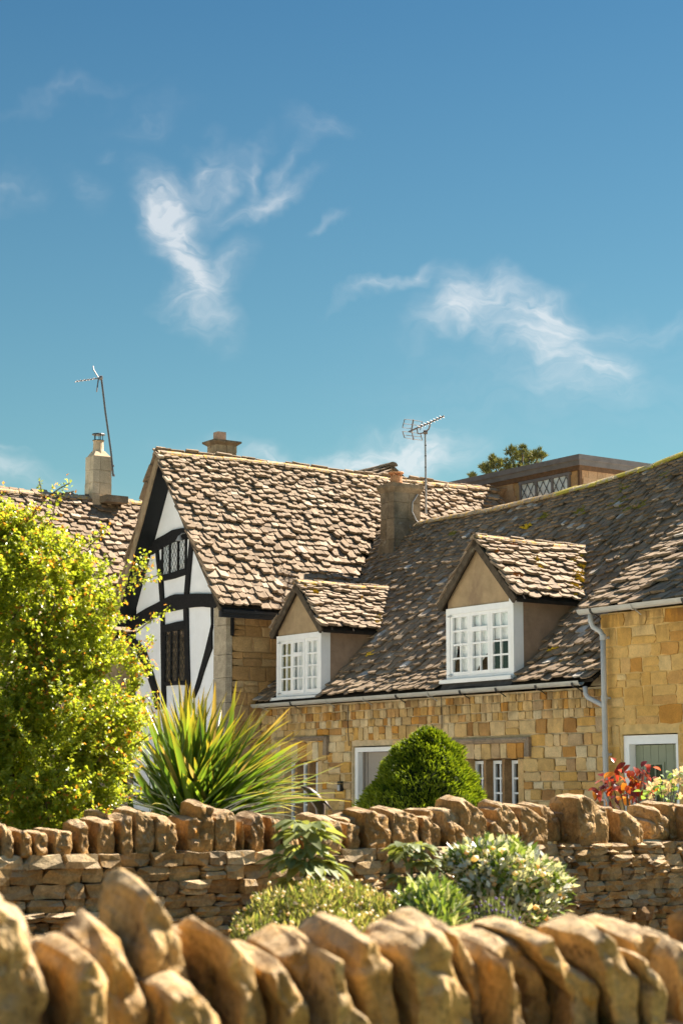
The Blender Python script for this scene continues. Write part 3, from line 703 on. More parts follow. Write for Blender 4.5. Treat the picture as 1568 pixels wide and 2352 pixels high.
# moss and lichen cushions on the slates
def cushions(parent, spots, mat, seed=3):
    r = random.Random(seed)
    for (p, n, rad) in spots:
        V = []; fs = []; k = 0
        for q in range(int(16 + rad * 260)):
            o = np.array([r.gauss(0, rad * .5), r.gauss(0, rad * .5), 0]); c_ = np.asarray(p) + o - np.asarray(n) * (o @ np.asarray(n)) * 1.0
            rr = r.uniform(.018, .042)
            b0 = len(V)
            for dx, dy, dz_ in ((1, 0, 0), (-.5, .87, 0), (-.5, -.87, 0), (0, 0, .9)):
                V.append(c_ + rr * (np.array([dx, dy, 0]) + np.asarray(n) * dz_))
            fs += [(b0, b0 + 1, b0 + 3), (b0 + 1, b0 + 2, b0 + 3), (b0 + 2, b0, b0 + 3)]
        MB().add(V, fs).build('moss_cushion', mat, parent)
M_MOSS = plain('yellow_moss', (.50, .33, .03), .95, .35, 40, .1)
M_MOSSG = plain('green_moss', (.16, .15, .03), .95, .35, 30, .1)

# ---- dormers
def dormer(D, seed, lean):
    a0, a1, zs, ze, ac, az, ae, zb, al = [D[k] for k in ('a0', 'a1', 'zs', 'ze', 'ac', 'az', 'ae', 'zb', 'al')]
    sl_ = (az - zb) / (ae - ac)
    def top(a): return az - abs(a - ac) * sl_ - .05
    mb = MB()
    mb.prism([(a0 + .01, .0, zs), (a0 + .01, .0, top(a0)), (ac, .0, az - .05), (a1 - .01, .0, top(a1)), (a1 - .01, .0, zs)], (0, .06, 0)) if False else None
    mb.prism([(a0 + .01, -.015, ze - .02), (a0 + .01, -.015, top(a0)), (ac, -.015, az - .06), (a1 - .01, -.015, top(a1)), (a1 - .01, -.015, ze - .02)], (0, .06, 0))
    ck = MB()
    for aa, dd in ((a1 - .04, .04), (a0, .04)):
        ck.prism([(aa, .10, zs - .12), (aa, .10, top(a1)), (aa, main_b(ze) + .25, top(a1)), (aa, main_b(zs) - .02, zs - .12)], (dd, 0, 0))
    d = mb.build('dormer', M_RENDER, cot); ck.build('cheek', M_RENDER_SHADE, d)
    MB().prism([(a0 - .05, -.165, 2.885), (a0 - .05, -.06, zs - .03), (a0 - .05, .05, zs - .03), (a0 - .05, .05, 2.885)], (a1 - a0 + .08, 0, 0)).build('apron', M_LEAD, d)
    # roof
    mb = MB()
    for (e, zz) in ((ae, zb), (al, az - (ac - al) * sl_)):
        bE, bR = main_b(zz) + .12, main_b(az) + .12
        mb.add([(ac, -.10, az), (e, -.10, zz), (e, bE, zz), (ac, bR, az), (ac, -.10, az - .05), (e, -.10, zz - .05), (e, bE, zz - .05), (ac, bR, az - .05)],
               [(0, 1, 2, 3), (7, 6, 5, 4), (0, 4, 5, 1), (1, 5, 6, 2), (2, 6, 7, 3)])
    rf = mb.build('dormer_roof', M_BATTEN, cot)
    def pr(b, s): return np.array([ae + (ac - ae) * s, b, zb + (az - zb) * s + .012 * math.sin(b * 2.3 + s * 3)])
    def pl(b, s): zz = az - (ac - al) * sl_; return np.array([al + (ac - al) * s, b, zz + (az - zz) * s])
    bm = lambda s: main_b(zb + (az - zb) * s) + .10
    it = roof_tiles(pr, -.12, 2, None, rows_dim(0, 1, .09, .062), lambda i: .165, .030, seed, None, bm)
    scatter(it, TILE_L, rf, 'tile', 120, M_TILE_DORM, 'slate_courses')
    it = roof_tiles(pl, -.12, 2, None, rows_dim(0, 1, .098, .07), lambda i: .215, .021, seed + 1, None, bm)
    scatter(it, TILE_L, rf, 'tile', 0, M_TILE_DORM, 'far_slope_courses')
    ridge_tiles(rf, [(ac, -.12, az + .035), (ac, main_b(az) * .5, az + .02), (ac, main_b(az) + .05, az + .03)], M_RIDGE, .085, seed + 2, .5)
    # verges
    for (e, zz, mt, nm) in ((ae, zb, M_BARGE_DARK, 'bargeboard'), (al, az - (ac - al) * sl_, M_BARGE_DARK, 'bargeboard')):
        k = np.array([e - ac, 0, zz - az]); k /= np.linalg.norm(k); nn = np.array([k[2], 0, -k[0]]) if k[0] > 0 else np.array([-k[2], 0, k[0]])
        nn = nn * (1 if nn[2] < 0 else -1)
        p0 = np.array([ac, -.125, az + .01]); p1 = np.array([e, -.125, zz + .01])
        MB().prism([p0, p1, p1 + nn * .10, p0 + nn * .10], (0, .035, 0)).build(nm, mt, d)
    # window
    mb = MB(); J = .085; b0 = -.045
    mb.box(a0, a0 + J, b0, .02, zs, ze); mb.box(a1 - J, a1 + .005, b0, .14, zs, ze + .05); mb.box(a0 + J, a1 - J, b0, .02, ze - .09, ze)
    mb.box(a0 + J, a1 - J, b0, .02, zs, zs + .05)
    w = mb.build('dormer_window', M_WHITE, cot)
    MB().box(a0 - .09, a1 + .01, -.115, .0, zs - .05, zs + .006).build('sill', M_WHITE, w)
    iw = (a1 - a0 - 2 * J); cw_ = (iw - .03) / 3
    for i in range(3):
        x0 = a0 + J + i * (cw_ + .015)
        if i: MB().box(x0 - .016, x0 + .001, b0 + .012, .02, zs + .05, ze - .09).build('mullion', M_WHITE, w)
        glazed(w, x0 + .002, x0 + cw_ - .002, zs + .052, ze - .092, -.03 + (-.02 if (lean and i == 1) else 0), 2, 4, .048, .026, .042, transom=(i == 1))
    for zz in (zs + .07, ze - .12): MB().tube([(a0 + J - .02, b0 - .012, zz), (a0 + J + .05, b0 - .012, zz)], .012, 6).build('hinge', M_PIPE, w)
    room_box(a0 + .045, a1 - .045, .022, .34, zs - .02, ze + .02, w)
    return w, d, rf
w, d, rf = dormer(DR, 31, 0)
a0, a1, zs, ze = DR['a0'] + .08, DR['a1'] - .08, DR['zs'], DR['ze']; t3 = (a1 - a0) / 3
swag = lambda f, z0, z1: z0 + (z1 - z0) * (.06 + .42 * max(0, math.sin(f * math.pi * 2.0)) ** 1.6)
curtain(w, a0, a0 + t3, zs, ze, .035, M_CURT, 8, swag, .007)
curtain(w, a0 + t3, a0 + 2 * t3, zs, ze, .035, M_CURT, 6, lambda f, z0, z1: z0 + (z1 - z0) * (.05 + .42 * f), .007)
curtain(w, a0 + 2 * t3, a1, zs, ze, .035, M_CURT, 6, lambda f, z0, z1: z0 + (z1 - z0) * (.52 if f < .5 else .48))
curtain(w, a1 - t3 * .42, a1 - .03, zs, ze, .09, M_CURT_Y, 3)
def dorm_top(D, a, up=.075): return D['az'] - abs(a - D['ac']) * (D['az'] - D['zb']) / (D['ae'] - D['ac']) + up
cushions(rf, [((a, main_b(dorm_top(DR, a)) - db, dorm_top(DR, a)), (.7, 0, .7), q) for a, db, q in ((3.0, .12, .09), (3.1, .22, .10), (3.2, .05, .10), (3.32, .16, .11), (3.44, .08, .10), (3.55, .22, .11), (3.66, .18, .08), (3.15, 1.0, .05), (3.3, .9, .05))], M_MOSS, 4)
MB_PL = plain('rusty_moss', (.30, .12, .03), .95, .4, 40, .1)
cushions(rf, [((3.45, .12, dorm_top(DR, 3.45)), (.7, 0, .7), .10), ((3.1, .1, dorm_top(DR, 3.1)), (.7, 0, .7), .08), ((2.95, .5, dorm_top(DR, 2.95)), (.7, 0, .7), .06)], MB_PL, 5)
w, d, rf = dormer(DL, 41, 1)
a0, a1, zs, ze = DL['a0'] + .08, DL['a1'] - .08, DL['zs'], DL['ze']; t3 = (a1 - a0) / 3
curtain(w, a0, a0 + t3 * .9, zs, ze, .05, M_CURT_Y, 4)
curtain(w, a0 + t3, a1, zs, ze, .035, M_CURT, 12, None, .007)
cushions(rf, [((a, b, dorm_top(DL, a)), (.7, 0, .7), q) for a, b, q in ((-1.75, -.02, .06), (-1.68, .12, .06), (-1.8, .2, .05), (-1.2, main_b(4.1), .07), (-1.3, main_b(4.2), .05))], M_MOSS, 6)
sp = []
for (x, y, r_) in ((1450, 1292, .06),):
    pass
def on_roof(x, y):
    n = np.array([0, 0, 1.]) - MP * W; return loc(hit(x, y, wld(0, -.12, 2.86), n))
for (x, y, r_, m_) in ((852, 1506, .09, M_MOSS), (1290, 1530, .07, M_MOSS), (1275, 1492, .09, M_MOSS), (1440, 1120, .16, M_MOSSG), (1420, 1160, .2, M_MOSSG), (1330, 1180, .16, M_MOSSG), (1250, 1190, .12, M_MOSSG), (1040, 1230, .12, M_MOSSG), (1470, 1165, .14, M_MOSSG), (1520, 1100, .15, M_MOSSG), (1210, 1215, .1, M_MOSS), (1445, 1175, .1, M_MOSSG)):
    p = on_roof(x, y); cushions(cr, [((p[0], p[1], p[2] + .035), (0, -.72, .69), r_)], m_, int(x))

# ---- gutters
def gutter_run(parent, a0, a1, b, z, mat, r=.062, joints=(), seed=1):
    mb = MB(); half_gutter(mb, (a0, b, z), (a1, b, z + .02), r)
    g = mb.build('gutter', mat, parent)
    x = a0 + .25
    while x < a1 - .05:
        m2 = MB(); half_gutter(m2, (x, b, z - .003), (x + .035, b, z - .003), r + .008); m2.tube([(x + .017, b + .02, z - r), (x + .017, b + .13, z - r - .06)], .008, 5)
        m2.build('bracket', M_IRON if random.random() < .5 else mat, g); x += random.uniform(.75, 1.05)
    return g
gutter_run(cot, A0 + .02, 5.12, -.175, 2.90, M_GUTTER)

# ---- sooty chimney at the end of the cottage ridge
def chimney(parent, a0, a1, b0, b1, z0, z1, mat, courses=.24, seed=1, cap=None, capmat=None):
    core = MB().box(a0 + .012, a1 - .012, b0 + .012, b1 - .012, z0, z1 - .01).build('chimney', mat, parent)
    r = random.Random(seed); z = z0; k = 0
    while z < z1 - .03:
        h = min(courses * r.uniform(.8, 1.2), z1 - z)
        if z1 - z - h < .08: h = z1 - z
        f = r.uniform(.35, .65)
        am = a0 + (a1 - a0) * f; bm_ = b0 + (b1 - b0) * r.uniform(.35, .65)
        for (p, q, s_, t_) in ((a0, am, b0, bm_), (am, a1, b0, bm_), (a0, am, bm_, b1), (am, a1, bm_, b1)):
            j = .004; e = r.uniform(0, .008)
            MB().box(p + (j if p != a0 else -e), q - (j if q != a1 else -e), s_ + (j if s_ != b0 else -e), t_ - (j if t_ != b1 else -e), z + j, z + h - j).build('stone', mat, core)
        z += h; k += 1
    if cap:
        o_, h = cap; mb = MB()
        mb.add([(a0 - .0, b0, z1 - .02), (a1, b0, z1 - .02), (a1, b1, z1 - .02), (a0, b1, z1 - .02), (a0 - o_, b0 - o_, z1 + h * .55), (a1 + o_, b0 - o_, z1 + h * .55), (a1 + o_, b1 + o_, z1 + h * .55), (a0 - o_, b1 + o_, z1 + h * .55),
                (a0 - o_, b0 - o_, z1 + h), (a1 + o_, b0 - o_, z1 + h), (a1 + o_, b1 + o_, z1 + h), (a0 - o_, b1 + o_, z1 + h)],
               [(3, 2, 1, 0), (0, 1, 5, 4), (1, 2, 6, 5), (2, 3, 7, 6), (3, 0, 4, 7), (4, 5, 9, 8), (5, 6, 10, 9), (6, 7, 11, 10), (7, 4, 8, 11), (8, 9, 10, 11)])
        mb.build('cap', capmat or mat, core)
    return core
ch = chimney(cot, -3.16, -2.76, 2.58, 3.17, 5.2, 6.80, M_CHIM_DARK, .36, 3, (.055, .15))
MB().box(-3.19, -2.73, 2.54, 2.58, 5.3, 5.86).build('flashing', M_CHIM_DARK, ch)
mb = MB(); mb.add([(-3.1, 2.64, 6.94), (-2.82, 2.64, 6.94), (-2.82, 3.1, 6.94), (-3.1, 3.1, 6.94), (-3.0, 2.75, 7.02), (-2.92, 2.75, 7.02), (-2.92, 3.0, 7.02), (-3.0, 3.0, 7.02)], [(0, 1, 5, 4), (1, 2, 6, 5), (2, 3, 7, 6), (3, 0, 4, 7), (4, 5, 6, 7)]); mb.build('flaunching', M_POT, ch)
pc = (-2.96, 2.78, 6.97)
pot = MB().lathe(pc, [(.115, 0), (.118, .03), (.11, .035), (.11, .13), (.1, .13), (.1, .05)], 14).build('pot', M_TERRA, ch)
mb = MB().lathe((pc[0], pc[1], pc[2] + .205), [(.02, .03), (.14, .012), (.145, 0), (.14, -.015), (.1, -.02)], 16)
for k in range(4):
    an = k * math.pi / 2 + .5; mb.box(pc[0] + .095 * math.cos(an) - .012, pc[0] + .095 * math.cos(an) + .012, pc[1] + .095 * math.sin(an) - .012, pc[1] + .095 * math.sin(an) + .012, pc[2] + .12, pc[2] + .20)
mb.build('cowl', M_TERRA, ch)
mb = MB(); mb.tube([(-2.73, 3.1, 6.78), (-2.735, 2.98, 6.62), (-2.735, 2.97, 6.45), (-2.735, 3.06, 6.3), (-2.735, 3.14, 6.24)], .012, 6); mb.build('cable', M_MAST, ch)

# ================================================================== the taller stone house with the sage door
rh = house('stone_house', 7.3, 0, 'golden stone house with sage green door and the higher grey gutter', 'house')
RB = -.05; R1 = 9.2
do = (fac(1425, 1690, RB)[0], fac(1548, 1686, RB)[0] + .04, 0, 2.19)
mb = MB(); wall_with_openings(mb, 5.37, R1, 0, 3.80, [do], RB + .02, RB + .4)
mb.box(5.37, 5.65, RB + .4, 6.2, 0, 4.0); mb.box(R1 - .3, R1, RB + .4, 6.2, 0, 4.0); mb.box(5.37, R1, 6.2, 6.5, 0, 3.4)
for a_ in (5.372, R1 - .2): mb.prism([(a_, RB + .1, 3.78), (a_, 6.3, 3.2), (a_, main_b(6.6), 6.6), (a_, 2.4, 5.4)], (.18, 0, 0))
rw = mb.build('wall', M_MORTAR2, rh)
it = stone_courses(5.375, R1, .02, 3.79, [(do[0] - .03, do[1] + .03, 0, 2.2)], RB + .02, lambda z, r: r.uniform(.15, .27), lambda z, r: r.uniform(.17, .46), 51, .017, joint=.010)
scatter(it, block_variants(12, M_WALL2, 6, .07, .2), rw, 'stone', 200, M_WALL2, 'rubble_courses')
mb = MB(); b_ = RB + .05
mb.box(do[0], do[0] + .10, b_, b_ + .2, 0, 2.175).box(do[1] - .07, do[1], b_, b_ + .2, 0, 2.175).box(do[0] + .10, do[1] - .07, b_, b_ + .2, 2.06, 2.175)
dr = mb.build('door', M_WHITE, rh)
dw0, dw1 = fac(1485, 1800, .1)[0], fac(1522, 1800, .1)[0]; wz1, wz0 = fac(1500, 1757, .1)[2], fac(1500, 1757, .1)[2] - .47
lw = MB(); nb = 6; xs = np.linspace(do[0] + .105, do[1] - .075, nb + 1)
for i in range(nb):
    x0, x1 = xs[i] + .003, xs[i + 1] - .003
    segs = [(x0, x1, .05, 2.05)]
    if x1 > dw0 and x0 < dw1: segs = [(x0, x1, .05, wz0), (x0, x1, wz1, 2.05)] + ([(x0, dw0, wz0, wz1)] if x0 < dw0 else []) + ([(dw1, x1, wz0, wz1)] if x1 > dw1 else [])
    for (p, q, z0, z1) in segs: MB().box(p, q, b_ + .11, b_ + .15, z0, z1).build('board', M_SAGE, dr)
mb = MB(); mb.box(dw0 - .035, dw0, b_ + .095, b_ + .13, wz0 - .03, wz1 + .03).box(dw1, dw1 + .035, b_ + .095, b_ + .13, wz0 - .03, wz1 + .03).box(dw0, dw1, b_ + .095, b_ + .13, wz1, wz1 + .03).box(dw0, dw1, b_ + .095, b_ + .13, wz0 - .03, wz0)
mb.box((dw0 + dw1) / 2 - .008, (dw0 + dw1) / 2 + .008, b_ + .11, b_ + .13, wz0, wz1).box(dw0, dw1, b_ + .112, b_ + .13, (wz0 + wz1) / 2 - .008, (wz0 + wz1) / 2 + .008)
mb.build('glazing_frame', M_SAGE, dr)
for i in (0, 1):
    for j in (0, 1):
        x0 = dw0 + (dw1 - dw0) * i / 2; z0 = wz0 + (wz1 - wz0) * j / 2
        MB().add([(x0, b_ + .125, z0), (x0 + (dw1 - dw0) / 2, b_ + .125, z0), (x0 + (dw1 - dw0) / 2, b_ + .125, z0 + (wz1 - wz0) / 2), (x0, b_ + .125, z0 + (wz1 - wz0) / 2)], [(0, 1, 2, 3)]).build('pane', M_GLASS, dr)
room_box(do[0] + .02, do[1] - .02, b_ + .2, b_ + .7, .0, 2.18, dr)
c = fac(1491, 1700, 0); MB().tube([(c[0], b_ + .09, c[2] + .05), (c[0], b_ + .06, c[2] + .05), (c[0], b_ + .05, c[2] + .01), (c[0] + .01, b_ + .06, c[2] - .01)], .008, 5).build('hook', M_IRON, dr)
rr_ = deck(rpos, 5.20, R1, 'roof', M_BATTEN, rh, 24, 14)
MB().add([(5.22, main_b(6.8), 6.78), (R1, main_b(6.9), 6.9), (R1, 6.9, 2.9), (5.22, 6.9, 2.9)], [(0, 1, 2, 3)]).build('rear_slope', M_TILE_DARK, rh)
it = roof_tiles(rpos, 5.17, R1, None, rows_dim(0, 1, .038, .0195), lambda i: .20 - .0018 * i, .028, 61)
TILE_R = slab_variants(12, M_TILE_DARK, 9)
scatter(it, TILE_R, rr_, 'tile', 230, M_TILE_DARK, 'slate_courses')
ridge_tiles(rr_, [(a, main_b(ridge_z(a)), ridge_z(a) + .03) for a in np.linspace(5.3, R1, 8)], M_RIDGE_MOSS, .11, 15)
gutter_run(rh, 5.18, R1, -.225, 3.86, M_GUTTER, .068)
# broad stack over the party wall, whose shade falls down this slope
ch = chimney(rh, 6.15, 7.9, 2.6, 3.4, 5.6, 8.3, M_CHIM, .3, 8, (.08, .2))
for k in range(3): MB().lathe((6.5 + k * .5, 3.0, 8.45), [(.13, 0), (.11, .05), (.1, .4), (.12, .42), (.12, .46), (.08, .46)], 12).build('pot', M_TERRA, ch)
# downpipe shared at the corner
px0 = fac(1387, 1600, -.14)[0]; pb = -.14
dp = MB().tube([(px0, pb, 3.52), (px0, pb, 2.9), (px0, pb, 2.0), (px0, pb, .1)], .038, 12).build('downpipe', M_PIPE, rh, smooth=True)
MB().tube([(px0 - .16, -.21, 3.80), (px0 - .16, -.21, 3.70), (px0 - .13, -.19, 3.62), (px0 - .04, -.15, 3.56), (px0, pb, 3.50), (px0, pb, 3.42)], .036, 10).build('swan_neck', M_PIPE, dp, smooth=True)
MB().tube([(px0 - .34, -.165, 2.84), (px0 - .33, -.165, 2.74), (px0 - .29, -.16, 2.69), (px0 - .10, pb, 2.61), (px0 - .02, pb, 2.57)], .034, 10).build('branch_pipe', M_PIPE, dp, smooth=True)
for z in (3.44, 2.64, 1.9, 1.0):
    MB().tube([(px0, pb, z), (px0, pb, z + .07)], .045, 12).build('collar', M_PIPE, dp); MB().box(px0 - .02, px0 + .02, pb, RB + .02, z + .02, z + .05).build('bracket', M_PIPE, dp)

# ================================================================== timber-framed house
th = house('timber_framed_house', -4.9, -.7, 'half-timbered gable house with white limewash and black beams', 'house')
B0, B1 = -.70, -1.09
AP = (-4.93, 7.42); ER = (-2.70, 4.50); EL = (-6.52, 4.50)
BB = 6.75
# walls
wl = MB()
wl.box(-6.25, -3.14, B0 + .25, BB - .2, 0, 4.62)
tw = wl.build('wall', M_MORTAR3, th)
slR = (AP[1] - ER[1]) / (AP[0] - ER[0]); slL = (AP[1] - EL[1]) / (AP[0] - EL[0])
def under(a, d=.10):
    return min(ER[1] + slR * (a - ER[0]), EL[1] + slL * (a - EL[0])) - d
gp = [(-6.30, .0), (-6.30, under(-6.30)), (AP[0], AP[1] - .12), (-3.44, under(-3.44)), (-3.44, .0)]
MB().prism([(a, B0, z) for a, z in gp], (0, .3, 0)).build('gable_panel', M_LIME, th)
MB().prism([(-6.2, BB - .5, 4.0), (AP[0], BB - .5, AP[1] - .15), (-3.2, BB - .5, 4.0)], (0, .3, 0)).build('rear_gable', M_MORTAR3, th)
# dressed stone pier at the corner
z = 0.; k = 0; r = random.Random(5)
while z < 4.56:
    h = min(r.uniform(.35, .6), 4.62 - z)
    MB().box(-3.50, -3.10 + .006 * r.random(), B0 - .02 - .006 * r.random(), B0 + .10, z + .004, z + h - .004).build('quoin', M_STONEGREY, th); z += h
# side wall of golden-brown rubble
it0 = stone_courses(B0 + .12, 3.2, .0, 4.5, [], 0, lambda z, r: r.uniform(.14, .27), lambda z, r: r.uniform(.17, .42), 71, .03, 2.6)
T = np.eye(4); T[:3, 0] = (0, 1, 0); T[:3, 1] = (-1, 0, 0); T[:3, 3] = (-3.14, 0, 0)
it = []
for (p, M) in it0:
    M2 = T @ M; x, y = frame_px(M2[:3, 3]); it.append((abs(M[0, 0] * M[2, 2]) - (0 if (500 < x < 660 and 1390 < y < 1640) else 10), M2))
scatter(it, block_variants(10, M_WALL3, 12), tw, 'stone', 70, M_WALL3, 'rubble_courses')
# black timbers traced on the gable
def gz(zx, zy, lower=True): return 261.3 + zx / 5.333, (1274.0 if lower else 1012.7) + zy / 5.333
def beam(name, pts, lower=True, dep=.05, mat=M_BLACK):
    q = []
    for i, (x, y) in enumerate(pts):
        X, Y = gz(x, y, lower if not isinstance(lower, list) else lower[i]); p = fac(X, Y, B0); q.append((p[0], B0 + .01, p[2]))
    return MB().prism(q, (0, -dep, 0)).build(name, mat, th)
beam('collar_beam', [(180, 820), (270, 752), (420, 662), (560, 592), (640, 545), (720, 505), (780, 487), (900, 487), (1040, 478), (1260, 482), (1300, 610), (1260, 655), (1180, 648), (1100, 640), (1000, 645), (920, 655), (760, 688), (630, 712), (500, 772), (330, 872), (230, 930)], dep=.062)
beam('post', [(592, 700), (628, 700), (632, 1000), (640, 1400), (650, 1900), (606, 1900), (600, 1400), (594, 1000)])
beam('post', [(872, 660), (922, 660), (930, 1100), (945, 1620), (948, 1900), (905, 1900), (900, 1500), (882, 1000)])
beam('upper_post', [(528, 1330), (556, 1330), (570, 1500), (600, 60 + 1393), (625, 560 + 1393), (585, 570 + 1393), (560, 250 + 1393), (540, 1480)], False)
beam('upper_post', [(948, 1190), (992, 1230), (975, 1350), (955, 1568), (930, 480 + 1393), (880, 490 + 1393), (905, 200 + 1393), (930, 1400)], False)
beam('window_beam', [(575, 262), (700, 232), (800, 200), (900, 168), (918, 232), (850, 262), (760, 292), (600, 328)], dep=.055)
beam('tie_beam', [(470, 1260), (555, 1200), (650, 1150), (740, 1095), (850, 1072), (1010, 1060), (1010, 1185), (920, 1202), (800, 1222), (700, 1262), (590, 1320), (470, 1400)], False, .06)
beam('lintel', [(622, 868), (700, 850), (790, 826), (876, 812), (905, 880), (880, 906), (760, 936), (636, 952)], dep=.056)
beam('brace', [(190, 980), (250, 1030), (310, 1062), (360, 1125), (405, 1190), (440, 1290), (500, 1480), (560, 1700), (575, 1900), (530, 1900), (480, 1650), (420, 1470), (340, 1300), (270, 1170), (190, 1080)])
beam('brace', [(1212, 860), (1216, 1150), (1160, 1300), (1110, 1450), (1060, 1620), (1000, 1760), (975, 1740), (1010, 1640), (1050, 1500), (1140, 1170), (1190, 960)])
beam('corner_post', [(232, 950), (268, 1000), (268, 1900), (225, 1900)], dep=.055)
beam('corner_post', [(1195, 640), (1225, 650), (1222, 900), (1205, 1000)], dep=.03)
beam('sill_beam', [(645, 1560), (900, 1545), (900, 1600), (645, 1600)], dep=.058)
# leaded windows, three lights each
def leaded(z1x, lower, edges, ytop, ybot, name='leaded_window', glass=M_GLASS_DARK, back=M_DARK, cur=True):
    pa = [fac(*gz(x, (ytop + ybot) / 2, lower), B0)[0] for x in edges]
    zt = [fac(*gz(x, ytop, lower), B0)[2] for x in edges]; zb = [fac(*gz(x, ybot, lower), B0)[2] for x in edges]
    z1, z0 = max(zt) + .02, min(zb) - .02
    MBf = MB(); f = .028
    for a in pa: MBf.box(a - f / 2 - .006, a + f / 2 + .006, B0 - .035, B0 + .03, z0, z1)
    MBf.box(pa[0], pa[-1], B0 - .03, B0 + .03, z1 - .03, z1 + .02).box(pa[0], pa[-1], B0 - .03, B0 + .03, z0 - .02, z0 + .03)
    w = MBf.build(name, M_BLACK, th)
    for i in range(len(pa) - 1):
        MB().add([(pa[i], B0 - .012, z0), (pa[i + 1], B0 - .012, z0), (pa[i + 1], B0 - .012, z1), (pa[i], B0 - .012, z1)], [(0, 1, 2, 3)]).build('pane', glass, w)
        lattice(w, pa[i] + .015, pa[i + 1] - .015, z0, z1, B0 - .016)
    MB().box(pa[0], pa[-1], B0 - .006, B0 - .003, z0, z1).build('room', back, w)
    return w, pa, z0, z1
M_BACKLIT = plain('pale_blind', (.74, .76, .78), .9, .25, 4, .1)
M_DIM = plain('dim_curtain', (.15, .11, .075), .9, .6, 9, .1, 0, ((14, 14, 1.5), .62, (.62, .60, .55), .9))
leaded(0, False, [608, 700, 802, 893], 1225, 1560 + 55, glass=M_GLASS, back=M_BACKLIT)
leaded(0, True, [640, 716, 802, 898], 915, 1560, back=M_DIM)
# catch and floodlights
def lamp(x, y, b, nm='floodlight'):
    p = fac(x, y, b); mb = MB(); mb.tube([(p[0], b + .16, p[2] + .12), (p[0], b + .05, p[2] + .10), (p[0], b, p[2] + .05)], .012, 6)
    mb.lathe((p[0], b, p[2] - .03), [(.065, 0), (.06, .01), (.03, .07), (.02, .09)], 12); return mb.build(nm, M_PIPE, th)
lamp(412, 1238, B0 - .16); lamp(325, 1258, B1 + .20)
# roof
def deck_flat(name, quads, th_, mat, parent):
    mb = MB()
    for q in quads:
        q = [np.asarray(p, float) for p in q]; n = np.cross(q[1] - q[0], q[3] - q[0]); n /= np.linalg.norm(n)
        if n[2] < 0: n = -n
        mb.prism(q, -n * th_)
    return mb.build(name, mat, parent)
tr = deck_flat('roof', [[(ER[0], B1, ER[1]), (ER[0], BB, ER[1]), (AP[0], BB, AP[1]), (AP[0], B1, AP[1])], [(AP[0], B1, AP[1]), (AP[0], BB, AP[1]), (EL[0], BB, EL[1]), (EL[0], B1, EL[1])]], .03, M_BATTEN, th)
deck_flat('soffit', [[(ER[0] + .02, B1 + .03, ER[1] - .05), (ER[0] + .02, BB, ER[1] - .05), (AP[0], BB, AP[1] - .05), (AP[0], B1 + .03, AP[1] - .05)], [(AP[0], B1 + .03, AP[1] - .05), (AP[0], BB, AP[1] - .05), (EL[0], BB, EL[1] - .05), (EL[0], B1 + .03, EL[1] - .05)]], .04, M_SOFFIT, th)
def tpos(b, s):
    wob = .022 * mnoise.noise((b * .8, s * 3, 4.)) - .025 * math.sin(math.pi * s)
    return np.array([ER[0] + (AP[0] - ER[0]) * s, b, ER[1] + (AP[1] - ER[1]) * s + wob])
def tposl(b, s): return np.array([EL[0] + (AP[0] - EL[0]) * s, b, EL[1] + (AP[1] - EL[1]) * s])
it = roof_tiles(tpos, B1 - .03, BB, None, rows_dim(-.012, 1, .045, .026), lambda i: .16 - .0014 * i, .036, 81,
                None, None, lambda e, s, x, y: x > 870)
it = [t for t in it if not (t[1][1, 3] > 1.3 and cot_z(t[1][1, 3] + .1) > t[1][2, 3] + .12 and t[1][1, 3] < 3.4)]
scatter(it, TILE, tr, 'tile', 300, M_TILE, 'slate_courses')
it = roof_tiles(tposl, B1 - .03, BB, None, rows_dim(0, 1, .07, .05), lambda i: .3, .026, 82)
scatter(it, TILE, tr, 'tile', 0, M_TILE, 'far_slope_courses')
ridge_tiles(tr, [(AP[0], b, AP[1] + .045 + .018 * math.sin(b * 1.2)) for b in np.linspace(B1 - .02, BB, 20)], M_RIDGE, .10, 6, .45)
# verge boards
def verge(name, e, mat, wd, depth=.03, up=.0):
    k = np.array([e[0] - AP[0], 0, e[1] - AP[1]]); k /= np.linalg.norm(k); nn = np.array([-k[2], 0, k[0]]); nn = nn if nn[2] < 0 else -nn
    p0 = np.array([AP[0], B1 - .005, AP[1] + up]); p1 = np.array([e[0], B1 - .005, e[1] + up]) + k * .04
    # a little waviness along the old board
    n = 8; top = []; bot = []
    for i in range(n + 1):
        p = p0 + (p1 - p0) * i / n; j = random.uniform(-.010, .010)
        top.append(p + nn * (.0 + j)); bot.append(p + nn * (wd + random.uniform(-.012, .012)))
    return MB().prism(top + bot[::-1], (0, depth, 0)).build(name, mat, th)
verge('bargeboard', EL, M_BARGE, .12, .035, .01); verge('bargeboard', ER, M_BARGE_DARK, .07, .03, .0)
# black fascia and hanging gutter under the eave
mb = MB().box(ER[0] - .12, ER[0] - .03, B1 + .05, 1.35, ER[1] - .17, ER[1] - .02); mb.build('fascia', M_BLACKGUT, th)
mb = MB(); half_gutter(mb, (ER[0] - .01, B1 + .06, ER[1] - .05), (ER[0] - .01, 1.3, ER[1] - .06), .055, 8, (1, 0, 0)); mb.build('gutter', M_BLACKGUT, th)
for (x, y0, y1) in ((532, 1412, 1460), (645, 1410, 1460), (707, 1592, 1640)):
    if y0 > 1500: continue
    p = apl(x * 1.0, y0, -3.10); q = apl(x, y1, -3.10); MB().box(-3.10, -3.055, p[1] - .025, p[1] + .025, q[2], p[2] + .25).build('rafter_strut', M_BLACK, th)
